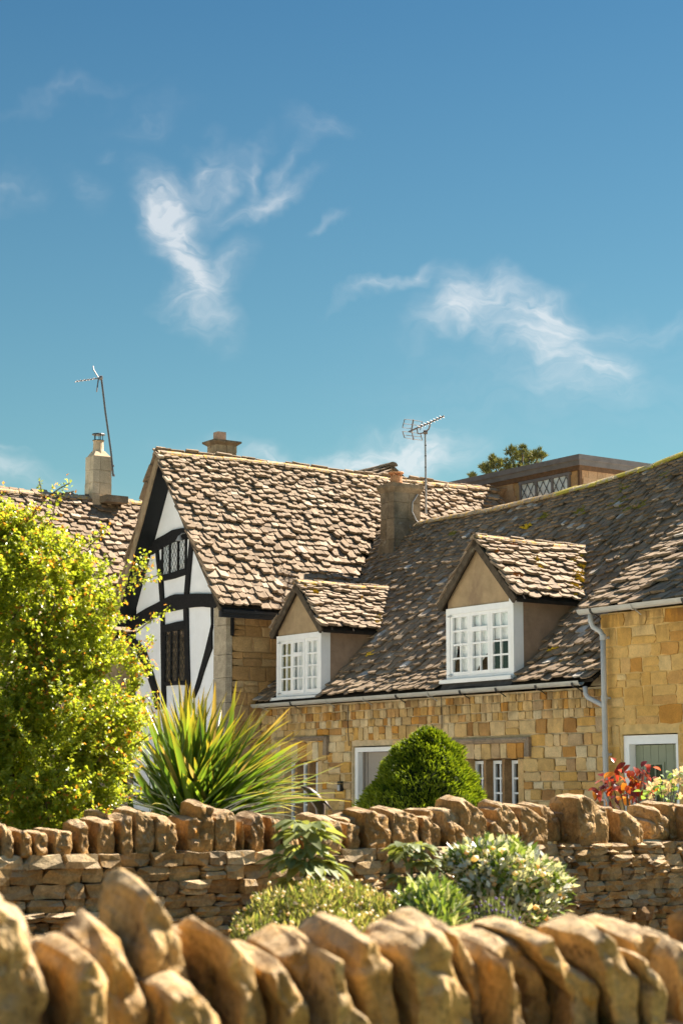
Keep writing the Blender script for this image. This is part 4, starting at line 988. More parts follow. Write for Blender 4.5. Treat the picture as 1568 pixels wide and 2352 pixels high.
# chimney behind the ridge
c = apl(496.6, 1050, -5.75)
ch = chimney(th, -6.08, -5.75, c[1], c[1] + .44, 5.8, c[2] + .27, M_CHIM, .27, 9, (.075, .07), M_CHIM_DARK)
zt = c[2] + .34
MB().box(-6.0, -5.83, c[1] + .08, c[1] + .26, zt, zt + .18).build('pot', M_BUFFPOT, ch)

# ================================================================== house behind the shrub
lh = house('slate_roofed_house', -10, -1.5, 'far house with pale square chimney on its long slate roof behind the shrub', 'house')
LR = (-10., 7.33); LE = (-7.55, 4.35); LW = (-12.4, 4.35); LB0, LB1 = -9., 2.4
MB().box(-12.2, -7.8, LB0 + .2, LB1 - .2, 0, 4.5).build('wall', M_MORTAR, lh)
MB().prism([(-12.2, LB0 + .2, 4.4), (-7.8, LB0 + .2, 4.4), (-10, LB0 + .2, 7.2)], (0, .3, 0)).prism([(-12.2, LB1 - .5, 4.4), (-7.8, LB1 - .5, 4.4), (-10, LB1 - .5, 7.2)], (0, .3, 0)).build('gable', M_MORTAR, lh)
lr = deck_flat('roof', [[(LE[0], LB0, LE[1]), (LE[0], LB1, LE[1]), (LR[0], LB1, LR[1]), (LR[0], LB0, LR[1])], [(LR[0], LB0, LR[1]), (LR[0], LB1, LR[1]), (LW[0], LB1, LW[1]), (LW[0], LB0, LW[1])]], .05, M_BATTEN, lh)
def lpos(b, s): return np.array([LE[0] + (LR[0] - LE[0]) * s, b, LE[1] + (LR[1] - LE[1]) * s + .02 * mnoise.noise((b, s * 3, 9.)) - .03 * math.sin(math.pi * s)])
it = roof_tiles(lpos, LB0, LB1, None, rows_dim(0, 1, .045, .032), lambda i: .18 - .0014 * i, .034, 91, None, None, lambda e, s, x, y: x > 325 or y > 1420)
scatter(it, TILE, lr, 'tile', 240, M_TILE, 'slate_courses')
ridge_tiles(lr, [(LR[0], b, LR[1] + .04 + .012 * math.sin(b * 1.7)) for b in np.linspace(LB0, LB1, 20)], M_RIDGE, .10, 7, .5)
p0 = apl(214, 1100, -9.85)[1]; p1 = apl(256, 1100, -9.85)[1]; zt = apl(235, 1047, -9.85)[2]
ch = chimney(lh, -10.2, -9.85, p0, p1, 6.9, zt, M_CHIM_PALE, .27, 12)
pb_ = (p0 + p1) / 2; pc = (-10.02, pb_ - .02)
MB().add([(-10.19, p0 + .01, zt - .01), (-9.86, p0 + .01, zt - .01), (-9.86, p1 - .01, zt - .01), (-10.19, p1 - .01, zt - .01), (pc[0] - .1, pc[1] - .1, zt + .12), (pc[0] + .1, pc[1] - .1, zt + .12), (pc[0] + .1, pc[1] + .1, zt + .12), (pc[0] - .1, pc[1] + .1, zt + .12)],
         [(0, 1, 5, 4), (1, 2, 6, 5), (2, 3, 7, 6), (3, 0, 4, 7), (4, 5, 6, 7)]).build('flaunching', M_POT, ch)
MB().lathe((*pc, zt + .06), [(.13, 0), (.11, .1), (.105, .26), (.115, .27), (.115, .29), (.08, .29)], 14).build('pot', M_POT, ch)
mb = MB().lathe((*pc, zt + .47), [(.02, .03), (.13, .015), (.14, 0), (.13, -.01)], 14)
for k in range(5):
    an = k * 2 * math.pi / 5; mb.tube([(pc[0] + .09 * math.cos(an), pc[1] + .09 * math.sin(an), zt + .33), (pc[0] + .09 * math.cos(an), pc[1] + .09 * math.sin(an), zt + .47)], .008, 5)
mb.lathe((*pc, zt + .335), [(.125, 0), (.125, .015)], 14); mb.build('cowl', M_IRON, ch)
mb = MB(); c = apl(262, 1139, -9.7); mb.box(-9.9, -9.55, c[1] - .25, c[1] + .25, 7.28, 7.42).build('lead_flashing', M_CHIM_DARK, ch)

# leaning aerial strapped to that chimney
D1 = float(wld(-9.8, p1, 0)[1]) - .05
def g7(zx, zy): return 147 + zx / 6.857, 816.7 + zy / 6.857
def aerial_root(base, label):
    r = empty('tv_aerial', base); OFF[r.name] = tuple(base); return tag(r, label, 'aerial', 'aerials on the chimneys')
pts = [at(*g7(*q), D1) for q in ((775, 1900), (745, 1560), (700, 1230), (650, 880), (620, 620), (590, 370))]
ar = aerial_root(pts[0], 'leaning aerial mast strapped to the pale chimney behind the shrub')
MB().tube(pts, .022, 6).build('mast', M_ALU, ar)
MB().tube([at(*g7(610, 352), D1), at(*g7(540, 355), D1 - .05), at(*g7(190, 405), D1 - .2)], .013, 5).build('boom', M_ALU, ar)
for zx, zy in ((190, 405), (240, 398), (303, 388), (362, 382), (405, 376), (458, 365)):
    p = at(*g7(zx, zy), D1 - .2 * (540 - zx) / 350); MB().tube([p + np.array([-.0, -.16, -.055]), p + np.array([0, .16, .055])], .009, 5).build('element', M_ALU, ar)
MB().tube([at(*g7(460, 165), D1 + .1), at(*g7(465, 220), D1 + .05), at(*g7(545, 350), D1), at(*g7(515, 570), D1 - .1)], .014, 5).build('reflector', M_ALU, ar)
MB().tube([at(*g7(560, 350), D1), at(*g7(605, 352), D1)], .05, 8).build('clamp', M_ALU, ar)
MB().tube([at(*g7(760, 1740), D1), at(*g7(790, 1735), D1)], .02, 5).tube([at(*g7(770, 1890), D1), at(*g7(800, 1885), D1)], .025, 5).build('strap', M_ALU, ar)

# aerial with grid reflector behind the sooty chimney
D2 = float(wld(-2.9, 3.45, 0)[1])
def g4(zx, zy): return 865.7 + zx / 9.6, 931 + zy / 9.6
base = at(977.5, 1180, D2)
ar = aerial_root(base, 'upright aerial with grid reflector rising behind the sooty chimney')
MB().tube([base, at(*g4(1070, 1300), D2), at(*g4(1060, 640), D2)], [.02, .018, .017], 8).build('mast', M_MAST, ar)
for q in (880, 1115, 1365, 1610, 1870): MB().tube([at(*g4(1066, q - 8), D2), at(*g4(1066, q + 8), D2)], .021, 8).build('band', M_IRON, ar)
MB().tube([at(*g4(700, 580), D2 + .12), at(*g4(880, 500), D2), at(*g4(1150, 385), D2 - .15), at(*g4(1475, 232), D2 - .35)], .015, 6).build('boom', M_ALU, ar)
MB().tube([at(*g4(1150, 385), D2 - .15), at(*g4(1165, 440), D2 - .12), at(*g4(1140, 520), D2 - .06), at(*g4(1070, 585), D2), at(*g4(980, 615), D2), at(*g4(900, 625), D2), at(*g4(880, 520), D2)], .013, 6).build('cradle', M_ALU, ar)
MB().tube([at(*g4(1020, 590), D2), at(*g4(1110, 590), D2)], .04, 8).build('clamp', M_ALU, ar)
for i in range(8):
    f = (i + .6) / 8.3; zx, zy = 900 + (1475 - 900) * f, 490 + (232 - 490) * f; p = at(*g4(zx, zy), D2 - .05 - .3 * f)
    MB().tube([p + np.array([-.045, -.03, .012]), p + np.array([.045, .03, -.012])], .005, 4).build('element', M_ALU, ar)
MB().tube([at(*g4(800, 310), D2 + .02), at(*g4(760, 540), D2 + .12), at(*g4(803, 755), D2 + .02)], .014, 6).build('reflector_spine', M_ALU, ar)
for q in (((610, 300), (560, 490)), ((992, 355), (950, 545)), ((560, 570), (605, 715)), ((955, 625), (998, 772))):
    MB().tube([at(*g4(*q[0]), D2 + .03), at(*g4(*q[1]), D2 + .1)], .009, 5).build('reflector_rail', M_ALU, ar)
for q in (((610, 305), (800, 325), (992, 358)), ((590, 400), (780, 425), (975, 445)), ((562, 490), (760, 510), (730, 510)), ((560, 572), (765, 595), (960, 620)), ((590, 650), (780, 675), (970, 690)), ((605, 712), (800, 745), (998, 770))):
    MB().tube([at(*g4(*p), D2 + .05) for p in q[:2]] + ([at(*g4(*q[2]), D2 + .05)] if q[2][0] > 740 else []), .006, 4).build('reflector_rod', M_MAST, ar)

# ================================================================== stone gable peeking over the ridge
gh = house('gabled_house', -7.5, 5.3, 'dark slate slope and pale stone gable tip just above the timber house ridge', 'house')
ga = -6.3; pk = apl(903, 1069, ga); rb = apl(947, 1112, ga)
sl_ = (pk[2] - rb[2]) / (rb[1] - pk[1])
hw = .95
MB().box(-10.5, ga - .3, pk[1] - hw, pk[1] + hw, 0, pk[2] - hw * sl_).prism([(ga - .3, pk[1] - hw, pk[2] - hw * sl_), (ga - .3, pk[1] + hw, pk[2] - hw * sl_), (ga - .3, pk[1], pk[2] - .04)], (.25, 0, 0)).build('wall', M_POT, gh)
rf = deck_flat('roof', [[(-10.6, pk[1] - hw - .1, pk[2] - (hw + .1) * sl_), (ga, pk[1] - hw - .1, pk[2] - (hw + .1) * sl_), (ga, pk[1], pk[2]), (-10.6, pk[1], pk[2])], [(-10.6, pk[1] + hw + .1, pk[2] - (hw + .1) * sl_), (ga, pk[1] + hw + .1, pk[2] - (hw + .1) * sl_), (ga, pk[1], pk[2]), (-10.6, pk[1], pk[2])]], .06, M_TILE_DARK, gh)
def gpos_(a, s): return np.array([a, pk[1] - (hw + .1) * (1 - s), pk[2] - (hw + .1) * sl_ * (1 - s)])
scatter(roof_tiles(gpos_, -10.6, ga, None, rows_dim(0, 1, .1, .09), lambda i: .22, .02, 96), TILE_D, rf, 'tile', 40, M_TILE_DARK, 'slate_courses')
ridge_tiles(rf, [(-10.6, pk[1], pk[2] + .03), (ga + .02, pk[1], pk[2] + .03)], M_TILE_DARK, .09, 8, .5)

# ================================================================== flat-roofed tile-hung building
fh = house('flat_roofed_house', -4.8, 8.2, 'flat-roofed tile-hung building with lattice windows under a pine tree', 'building')
FB = 7.0; q0 = fac(1010, 1120, FB); q1 = fac(1330, 1045, FB); FA0, FA1 = q0[0] - 1.5, q1[0]; FZ = q1[2]; FB1 = FB + 3.4
MB().box(FA0, FA1 - .03, FB + .03, FB1, 0, FZ - .12).build('wall', M_MORTAR3, fh)
mb = MB(); mb.box(FA0 - .1, FA1 + .10, FB - .10, FB1 + .1, FZ - .10, FZ).box(FA0 - .06, FA1 + .06, FB - .06, FB1 + .06, FZ - .20, FZ - .10)
mb.build('roof', M_FLATROOF, fh); MB().box(FA0 - .02, FA1 + .03, FB - .03, FB1 + .03, FZ - .29, FZ - .20).build('fascia', M_TIMB, fh)
wa0, wa1 = fac(1196, 1110, FB)[0], fac(1306, 1090, FB)[0]; wz1 = fac(1250, 1103, FB)[2]; wz0 = wz1 - .62
r = random.Random(4); z = FZ - .33; k = 0
SH = [MB().box(-.5, .5, -1, 0, -.5, .5).mesh('shingle', M_SHING)]
for row in range(8):
    h = .135; zc = FZ - .29 - h * (row + .5)
    x = FA0 - r.random() * .2
    while x < FA1:
        w_ = .21 * r.uniform(.85, 1.15); xc = x + w_ / 2; x += w_
        if xc + w_ / 2 > FA1: continue
        if wa0 - .06 - w_ / 2 < xc < wa1 + .06 + w_ / 2 and zc < wz1 + .10: continue
        px_, py_ = frame_px((xc, FB, zc))
        if row > 5 or px_ < 1000: continue
        M = np.eye(4); M[0, 0] = w_ - .008; M[1, 1] = .02; M[2, 2] = h * 1.25; M[1, 2] = -.016; M[:3, 3] = np.array([xc, FB + .03, zc - h * .1]) - np.array(OFF[fh.name])
        link('shingle', SH[0], fh, M)
    y = FB + r.random() * .1
    while y < FB1 - .2:
        w_ = .21 * r.uniform(.85, 1.15); yc = y + w_ / 2; y += w_
        if row > 5: continue
        M = np.eye(4); M[:3, 0] = np.array([0, 1, 0]) * (w_ - .008); M[:3, 1] = (-.02, 0, 0); M[:3, 2] = np.array([0.016, 0, h * 1.25]); M[:3, 3] = np.array([FA1 - .03, yc, zc - h * .1]) - np.array(OFF[fh.name])
        link('shingle', SH[0], fh, M)
MB().box(FA1 - .05, FA1 + .012, FB - .012, FB + .05, 5, FZ - .29).build('corner_strip', M_TIMB, fh)
mb = MB(); mb.box(wa0 - .05, wa1 + .05, FB - .03, FB + .03, wz1, wz1 + .06)
tt = (wa1 - wa0) / 3
for i in range(4): mb.box(wa0 + tt * i - .022, wa0 + tt * i + .022, FB - .03, FB + .03, wz0, wz1)
mb.box(wa0, wa1, FB - .03, FB + .03, wz0 - .05, wz0)
fw = mb.build('lattice_window', M_FLATROOF, fh)
for i in range(3):
    x0, x1 = wa0 + tt * i + .022, wa0 + tt * (i + 1) - .022
    MB().add([(x0, FB - .01, wz0), (x1, FB - .01, wz0), (x1, FB - .01, wz1), (x0, FB - .01, wz1)], [(0, 1, 2, 3)]).build('pane', M_GLASS, fw)
    lattice(fw, x0, x1, wz0, wz1, FB - .014, .20, .30, .007)
    MB().box(x0, x1, FB + .005, FB + .008, wz0, wz1).build('room', M_BACKLIT, fw)

# ================================================================== dry stone walls
def rock(outline, y_front, thick, seed, bev=.012, dx=.05, dz=.02, amp=.010, sub=3, lean=.08):
    """stone standing on a wall: outline in (x, z) on the wall's face, y away from the viewer; its right and top flanks splay back"""
    r = random.Random(seed); n0 = len(outline); P = np.array(outline, float); c = P.mean(0); lo, hi = P.min(0), P.max(0)
    ring = []
    for i in range(n0):
        p, q = P[i], P[(i + 1) % n0]; pm, qn = P[i - 1], P[(i + 2) % n0]
        for k in range(sub):
            t = k / sub; cr_ = .5 * ((2 * p) + (-pm + q) * t + (2 * pm - 5 * p + 4 * q - qn) * t * t + (-pm + 3 * p - 3 * q + qn) * t ** 3)
            ring.append(.10 * cr_ + .90 * (p + (q - p) * t))
    ring = np.array(ring); n = len(ring); size = (hi - lo).max(); fx = np.clip((ring[:, 0] - lo[0]) / (hi[0] - lo[0]), 0, 1) ** .7; fz = np.clip((ring[:, 1] - lo[1]) / (hi[1] - lo[1]), 0, 1)
    layers = [(.15, -.004, 0), (.32, -.005, 0), (.5, -.006, 0), (.68, -.005, 0), (.84, -.003, 0), (1 - bev / size * 2.2, 0, 0), (1.0, bev, .04), (1., thick * .22, .35), (1., thick * .5, .72), (1., thick * .8, 1.), (.9, thick, 1.)]
    V = []; ox = r.uniform(0, 50)
    for li, (s_, y, f) in enumerate(layers):
        for j, p in enumerate(ring):
            p2 = np.array([p[0] - dx * (1 - f) * fx[j], p[1] - dz * (1 - f) * fz[j]]); c2 = np.array([c[0] - dx * (1 - f) * .5, c[1] - dz * (1 - f) * .5]); q = c2 + (p2 - c2) * s_
            v = np.array([q[0], y_front + y + lean * (q[1] - lo[1]), q[1]])
            nz = mnoise.noise_vector((v[0] * 7 + ox, v[1] * 7, v[2] * 7)); n2 = mnoise.noise_vector((v[0] * 20 + ox, v[1] * 20, v[2] * 20)); n3 = mnoise.noise((v[0] * 11 + ox, v[1] * 11, v[2] * 11), noise_basis='VORONOI_F2F1')
            n4 = mnoise.noise_vector((v[0] * 45 + ox, v[1] * 45, v[2] * 30)); V.append(v + np.array(nz) * amp * .7 + np.array(n2) * amp * .9 + np.array(n4) * amp * .8 + np.array([.3, -1, .3]) * (n3 - .3) * amp * 1.6)
    fs = [tuple(range(n))[::-1]]
    for li in range(len(layers) - 1):
        fs += [(li * n + j, li * n + (j + 1) % n, (li + 1) * n + (j + 1) % n, (li + 1) * n + j) for j in range(n)]
    fs.append(tuple(range((len(layers) - 1) * n, len(layers) * n)))
    return V, fs
class WallLine:
    """a straight wall given by where the photograph's two edges cut it"""
    def __init__(s, dl, dr_):
        p = at(0, 1810, dl); q = at(1568, 1810, dr_); s.p = np.array([p[0], p[1], 0]); d = q - p; s.len = math.hypot(d[0], d[1]); s.d = np.array([d[0], d[1], 0]) / s.len; s.n = np.array([-s.d[1], s.d[0], 0]); s.rz = math.atan2(s.d[1], s.d[0])
    def px(s, x, y, off=0.):           # photo point -> (along, height) on the plane `off` metres behind the face
        h = hit(x, y, s.p + s.n * off, s.n); e = h - s.p; return float(e @ s.d), float(h[2])
    def pt(s, a, y, z): return s.p + s.d * a + s.n * y + np.array([0, 0, z])

# ---- middle wall
WM = WallLine(10.6, 13.4)
mw = empty('dry_stone_wall', WM.pt(WM.len / 2, 0, 0), WM.rz); OFF[mw.name] = (WM.len / 2, 0, 0)
tag(mw, 'golden dry stone wall with upright coping behind the flower bed, farther of two walls', 'wall')
ZC = 1.118
MB().box(-2.5, WM.len + 3, .07, .42, 0, ZC - .03).build('core', M_CORE, mw)
def rubble_variants(n, mat, seed, amp=.19):
    r = random.Random(seed); outm = []
    for k in range(n):
        bm = bmesh.new(); bmesh.ops.create_cube(bm, size=1); bmesh.ops.subdivide_edges(bm, edges=bm.edges[:], cuts=1, use_grid_fill=True)
        for v in bm.verts:
            c = v.co; L1 = c.length; rnd = c.normalized() * .62
            c2 = c.lerp(rnd, .12 + .22 * (L1 > .8)); nz = mnoise.noise_vector((c2.x * 2.2 + k * 7.7 + seed, c2.y * 2.2, c2.z * 2.2)); v.co = c2 + Vector(nz) * amp
        bmesh.ops.triangulate(bm, faces=bm.faces[:])
        me = bpy.data.meshes.new('stone'); bm.to_mesh(me); me.materials.append(mat)
        mb = MB(); mb.v = [tuple(v.co) for v in me.vertices]; mb.f = [tuple(p.vertices) for p in me.polygons]; bm.free(); outm.append((mb, me))
    return outm
RUB = rubble_variants(14, M_DRY, 3)
r = random.Random(8); items = []; z = .02
while z < ZC - .01:
    a = -2.4
    base_h = r.uniform(.052, .092)
    if z + base_h > ZC - .05: base_h = ZC - z
    while a < WM.len + 2.8:
        f = min(max(a / WM.len, 0), 1); w_ = r.uniform(.10, .25) * (1 - .30 * f)
        hh = base_h * (1 - .0 * f); n_st = 1
        if f > .55 and hh > .075 and r.random() < .75: n_st = 2
        elif r.random() < .16: n_st = 2
        zz = z
        for k in range(n_st):
            h1 = hh * (r.uniform(.4, .6) if n_st == 2 and k == 0 else 1) if n_st == 1 or k == 0 else z + hh - zz
            M = np.eye(4); an = r.gauss(0, .04)
            M[:3, 0] = np.array([math.cos(an), 0, math.sin(an)]) * w_ * .99; M[:3, 2] = np.array([-math.sin(an), 0, math.cos(an)]) * h1 * .99; M[:3, 1] = (0, .17 * r.uniform(.85, 1.2), 0)
            M[:3, 3] = (a + w_ / 2, .06 + r.gauss(0, .022), zz + h1 / 2); p = WM.pt(a + w_ / 2, 0, zz + h1 / 2); x, y = proj(p)
            items.append((w_ * h1 - (10 if (x < -20 or x > 1590 or y > 2190) else 0), M)); zz += h1
        a += w_
    z += base_h
scatter(items, RUB, mw, 'stone', 300, M_DRY, 'lower_rubble')
# coping stones: (left, right, top, bottom) on the photograph in half pixels
CP = [(10, 100, 240, 365), (95, 172, 262, 375), (165, 255, 280, 385), (245, 365, 266, 375), (368, 445, 228, 392), (450, 562, 215, 372), (500, 545, 178, 300), (562, 635, 196, 358), (618, 752, 168, 358), (722, 860, 192, 366), (862, 978, 205, 362), (920, 1022, 130, 340),
      (985, 1112, 172, 370), (1112, 1152, 228, 352), (1150, 1252, 184, 348), (1248, 1312, 200, 345), (1305, 1400, 205, 345), (1395, 1480, 215, 340), (1470, 1592, 170, 335), (1588, 1690, 212, 327), (1578, 1690, 172, 300), (1676, 1835, 148, 332), (1798, 1965, 138, 317), (1938, 2045, 182, 322), (1955, 2065, 150, 300), (2056, 2155, 184, 312), (2040, 2170, 148, 290),
      (2110, 2270, 92, 300), (2165, 2262, 130, 307), (2255, 2340, 188, 307), (2285, 2390, 140, 312), (2300, 2420, 108, 300), (2382, 2550, 126, 292), (2480, 2595, 122, 292), (2576, 2668, 150, 290), (2597, 2670, 204, 282), (2646, 2840, 84, 277), (2785, 2870, 128, 270), (2842, 2985, 150, 272), (2976, 3090, 188, 272), (3005, 3100, 132, 240), (3066, 3180, 118, 268), (3160, 3280, 130, 268), (3260, 3400, 120, 266), (3380, 3500, 140, 266)]
CP = [(-330, -230, 250, 380), (-235, -140, 240, 380), (-145, -60, 255, 378), (-66, 16, 235, 376)] + CP
r = random.Random(12)
for i, (x0, x1, yt, yb) in enumerate(CP):
    back = (yb < 345 and yb not in (352, 348) and (x1 - x0) < 120 and yb <= 300)
    off = .14 if back else r.uniform(-.02, .03)
    A, ZT = WM.px(x0 / 2, 1780.3 + yt / 2, off); B_, ZB = WM.px(x1 / 2, 1780.3 + yb / 2, off)
    ZB = min(ZB, ZC) if not back else ZB
    ZB = ZC - .012 if not back else ZC + .02
    ZT += .03 if x0 < 1300 else 0.; A, B_ = A + (B_ - A) * .055, B_ - (B_ - A) * .055; w_, h_ = B_ - A, ZT - ZB; ln = r.uniform(.02, .16) * w_
    rt = x0 > 1900
    drop = r.uniform(.22, .5) if rt else r.uniform(.04, .28)
    if r.random() < .3 and not rt: drop = -drop
    o_ = [(A + w_ * .08, ZB), (A - w_ * .01, ZB + h_ * .45), (A + w_ * r.uniform(.02, .12), ZB + h_ * (.95 if drop > 0 else .95 + drop)), (A + w_ * r.uniform(.28, .42), ZB + h_ * (1 if drop > 0 else .96 + drop * .4)),
          (A + w_ * r.uniform(.66, .8), ZB + h_ * (1 - drop * .55 if drop > 0 else 1)), (B_ - w_ * r.uniform(0, .06), ZB + h_ * (1 - drop if drop > 0 else .96)), (B_ + w_ * .01, ZB + h_ * .35), (B_ - w_ * .08, ZB)]
    V, fs = rock(o_, off - .02, r.uniform(.26, .36), i, .006, r.uniform(.02, .06), r.uniform(.01, .04), .0075, 4, .1)
    MB().add(V, fs).build('coping_stone', M_COPE, mw)

# ---- near wall
WN = WallLine(3.7, 4.5)
nw = empty('dry_stone_wall', WN.pt(WN.len / 2, 0, 0), WN.rz); OFF[nw.name] = (WN.len / 2, 0, 0)
tag(nw, 'nearest wall of big blurred upright golden coping stones along the bottom edge', 'wall')
NS = [  # outlines in the photograph (half pixels), metres forward of the wall's face
    ([(-140, 470), (-60, 432), (20, 438), (62, 488), (130, 540), (222, 620), (288, 700), (300, 792), (348, 900), (376, 990), (352, 1090), (345, 1330), (-140, 1330)], .02),
    ([(300, 860), (330, 800), (430, 772), (470, 830), (470, 1330), (330, 1330)], -.14),
    ([(398, 910), (436, 806), (520, 760), (600, 800), (658, 918), (656, 1000), (640, 1330), (410, 1330)], .07),
    ([(440, 790), (470, 730), (560, 650), (622, 690), (700, 800), (772, 900), (802, 990), (826, 1140), (830, 1330), (560, 1330)], -.03),
    ([(672, 800), (692, 640), (722, 492), (760, 448), (802, 460), (862, 532), (910, 620), (952, 700), (992, 780), (1024, 880), (1024, 980), (1000, 1330), (740, 1330)], -.10),
    ([(800, 925), (900, 893), (1002, 900), (1082, 960), (1142, 1020), (1154, 1080), (1156, 1330), (810, 1330)], .05),
    ([(962, 720), (1040, 698), (1082, 760), (1132, 850), (1110, 940), (1100, 1330), (990, 1330), (960, 900)], -.18),
    ([(1078, 720), (1118, 676), (1202, 740), (1292, 800), (1342, 980), (1392, 1060), (1404, 1330), (1180, 1330), (1170, 960), (1122, 820)], .0),
    ([(1280, 850), (1380, 798), (1462, 850), (1522, 940), (1564, 1010), (1570, 1330), (1390, 1330), (1370, 1000)], .04),
    ([(1352, 790), (1480, 698), (1562, 722), (1650, 800), (1668, 1000), (1668, 1330), (1540, 1330), (1500, 930), (1410, 840)], -.08),
    ([(1560, 800), (1600, 756), (1640, 780), (1672, 880), (1712, 980), (1842, 1112), (1836, 1330), (1560, 1330)], .05),
    ([(1672, 790), (1736, 680), (1808, 668), (1860, 720), (1920, 790), (1924, 860), (1972, 1030), (1960, 1330), (1800, 1330), (1728, 970), (1676, 870)], -.02),
    ([(1902, 790), (1996, 690), (2068, 658), (2124, 642), (2170, 700), (2192, 800), (2252, 900), (2292, 1020), (2314, 1330), (1990, 1330), (1956, 900)], .02),
    ([(2104, 650), (2160, 634), (2220, 720), (2300, 790), (2370, 870), (2374, 970), (2362, 1330), (2280, 1330), (2250, 900), (2180, 780)], -.07),
    ([(2366, 830), (2418, 768), (2470, 820), (2500, 890), (2530, 1000), (2544, 1330), (2366, 1330)], .06),
    ([(2284, 740), (2388, 698), (2470, 720), (2530, 760), (2570, 800), (2590, 900), (2660, 1010), (2666, 1330), (2530, 1330), (2496, 890), (2420, 780)], -.10),
    ([(2492, 700), (2570, 668), (2660, 760), (2710, 800), (2820, 860), (2872, 900), (2884, 960), (2876, 1330), (2680, 1330), (2724, 960), (2610, 840)], -.01),
    ([(2676, 770), (2750, 728), (2792, 760), (2804, 840), (2800, 1330), (2690, 1330)], -.18),
    ([(2762, 700), (2858, 658), (2912, 690), (2980, 780), (3042, 870), (3062, 904), (3052, 1020), (3080, 1330), (2970, 1330), (2880, 960), (2812, 850), (2796, 780)], .02),
    ([(2950, 705), (3048, 662), (3130, 680), (3230, 720), (3260, 900), (3260, 1330), (3070, 1330), (3058, 900), (3000, 790)], -.12),
    ([(2990, 770), (3068, 776), (3140, 850), (3190, 960), (3200, 1330), (3070, 1330), (3050, 900)], .05),
    ([(3150, 800), (3230, 720), (3330, 760), (3380, 900), (3380, 1330), (3180, 1330)], .0),
    ([(-330, 520), (-230, 470), (-150, 520), (-120, 700), (-120, 1330), (-330, 1330)], -.04)]
for i, (ol, fwd_) in enumerate(NS):
    P = [WN.px(x / 2, 1780.3 + y / 2, -fwd_) for x, y in ol]; mx_ = sum(p[0] for p in P) / len(P); P = [(mx_ + (p[0] - mx_) * .95, p[1]) for p in P]
    V, fs = rock(P, -fwd_, .26 + .05 * (i % 3), 100 + i, .006, .062, .04, .0085, 7, .04)
    MB().add(V, fs).build('coping_stone', M_COPE_NEAR, nw)
r = random.Random(77)          # the wall goes on past both edges of the picture
for a0, a1 in ((-2.0, WN.px(-175, 2100)[0]), (WN.px(1690, 2100)[0], WN.len + 2.0)):
    a = a0
    while a < a1 - .04:
        w_ = min(r.uniform(.10, .19), a1 - a); zt = r.uniform(1.10, 1.28); o_ = [(a, .80), (a - .01, .98), (a + w_ * .1, zt), (a + w_ * .4, zt - .01), (a + w_ * .8, zt - .07), (a + w_ * 1.12, zt - .17), (a + w_ * 1.1, .95), (a + w_, .80)]
        V, fs = rock(o_, r.uniform(-.06, .08), .3, int(a * 1000), .006, .06, .04, .0085, 6, .04); MB().add(V, fs).build('coping_stone', M_COPE_NEAR, nw); a += w_
MB().box(-2.0, WN.len + 2.0, .06, .42, 0, .88).build('core', M_CORE, nw)
r = random.Random(18); items = []; z = .02
while z < .90:
    h = r.uniform(.08, .14); a = -2.0
    while a < WN.len + 1.9:
        w_ = r.uniform(.14, .32); M = np.eye(4); M[0, 0] = w_ * 1.1; M[2, 2] = h * 1.15; M[1, 1] = .18; M[:3, 3] = (a + w_ / 2, .05, z + h / 2); items.append((w_ * h, M)); a += w_
    z += h
scatter(items, rubble_variants(8, M_DRY, 5), nw, 'stone', 0, M_DRY, 'lower_rubble')
tag(MB().add([WN.pt(-4, .45, .42), WN.pt(7, .45, .42), WM.pt(9, -.05, .42), WM.pt(-3, -.05, .42)], [(0, 1, 2, 3)]).build('flower_bed', M_SOIL), kind='structure')

# ================================================================== planting
def unit(v): return v / (np.linalg.norm(v, axis=-1, keepdims=True) + 1e-9)
def leaves_mesh(name, base, dirs, nrm, length, width, cols, mat, parent=None, fold=.25, off=(0, 0, 0), tipcol=None, shape=.45):
    """one mesh of many small pointed leaves: base point, direction, upward normal, length, width"""
    base = np.asarray(base, float) - np.asarray(off); n = len(base); d = unit(np.asarray(dirs, float)); nr = np.asarray(nrm, float)
    sd = unit(np.cross(d, nr)); nr = unit(np.cross(sd, d)); length = np.broadcast_to(np.asarray(length, float).reshape(-1, 1), (n, 1)); width = np.broadcast_to(np.asarray(width, float).reshape(-1, 1), (n, 1))
    mid = base + d * length * shape
    v = np.stack([base, mid + sd * width / 2 + nr * width * fold, base + d * length - nr * length * .08, mid - sd * width / 2 + nr * width * fold], 1).reshape(-1, 3)
    idx = np.arange(n) * 4; lp = np.stack([idx, idx + 1, idx + 2, idx, idx + 2, idx + 3], 1).reshape(-1)
    c = np.repeat(np.asarray(cols, float), 4, 0)
    if tipcol is not None: c = c.reshape(n, 4, 3); c[:, 2] = tipcol; c = c.reshape(-1, 3)
    return link(name, raw_mesh(name, v, 3, lp, mat, c), parent)
def rand_dirs(n, r=rng): return unit(r.normal(size=(n, 3)))
def clump_noise(P, f, seed=0.):
    return np.array([mnoise.noise((p[0] * f + seed, p[1] * f, p[2] * f)) for p in P])
def plant(name, base, label, cat, group=None):
    r_ = empty(name, base); OFF[r_.name] = tuple(map(float, base)); return tag(r_, label, cat, group)

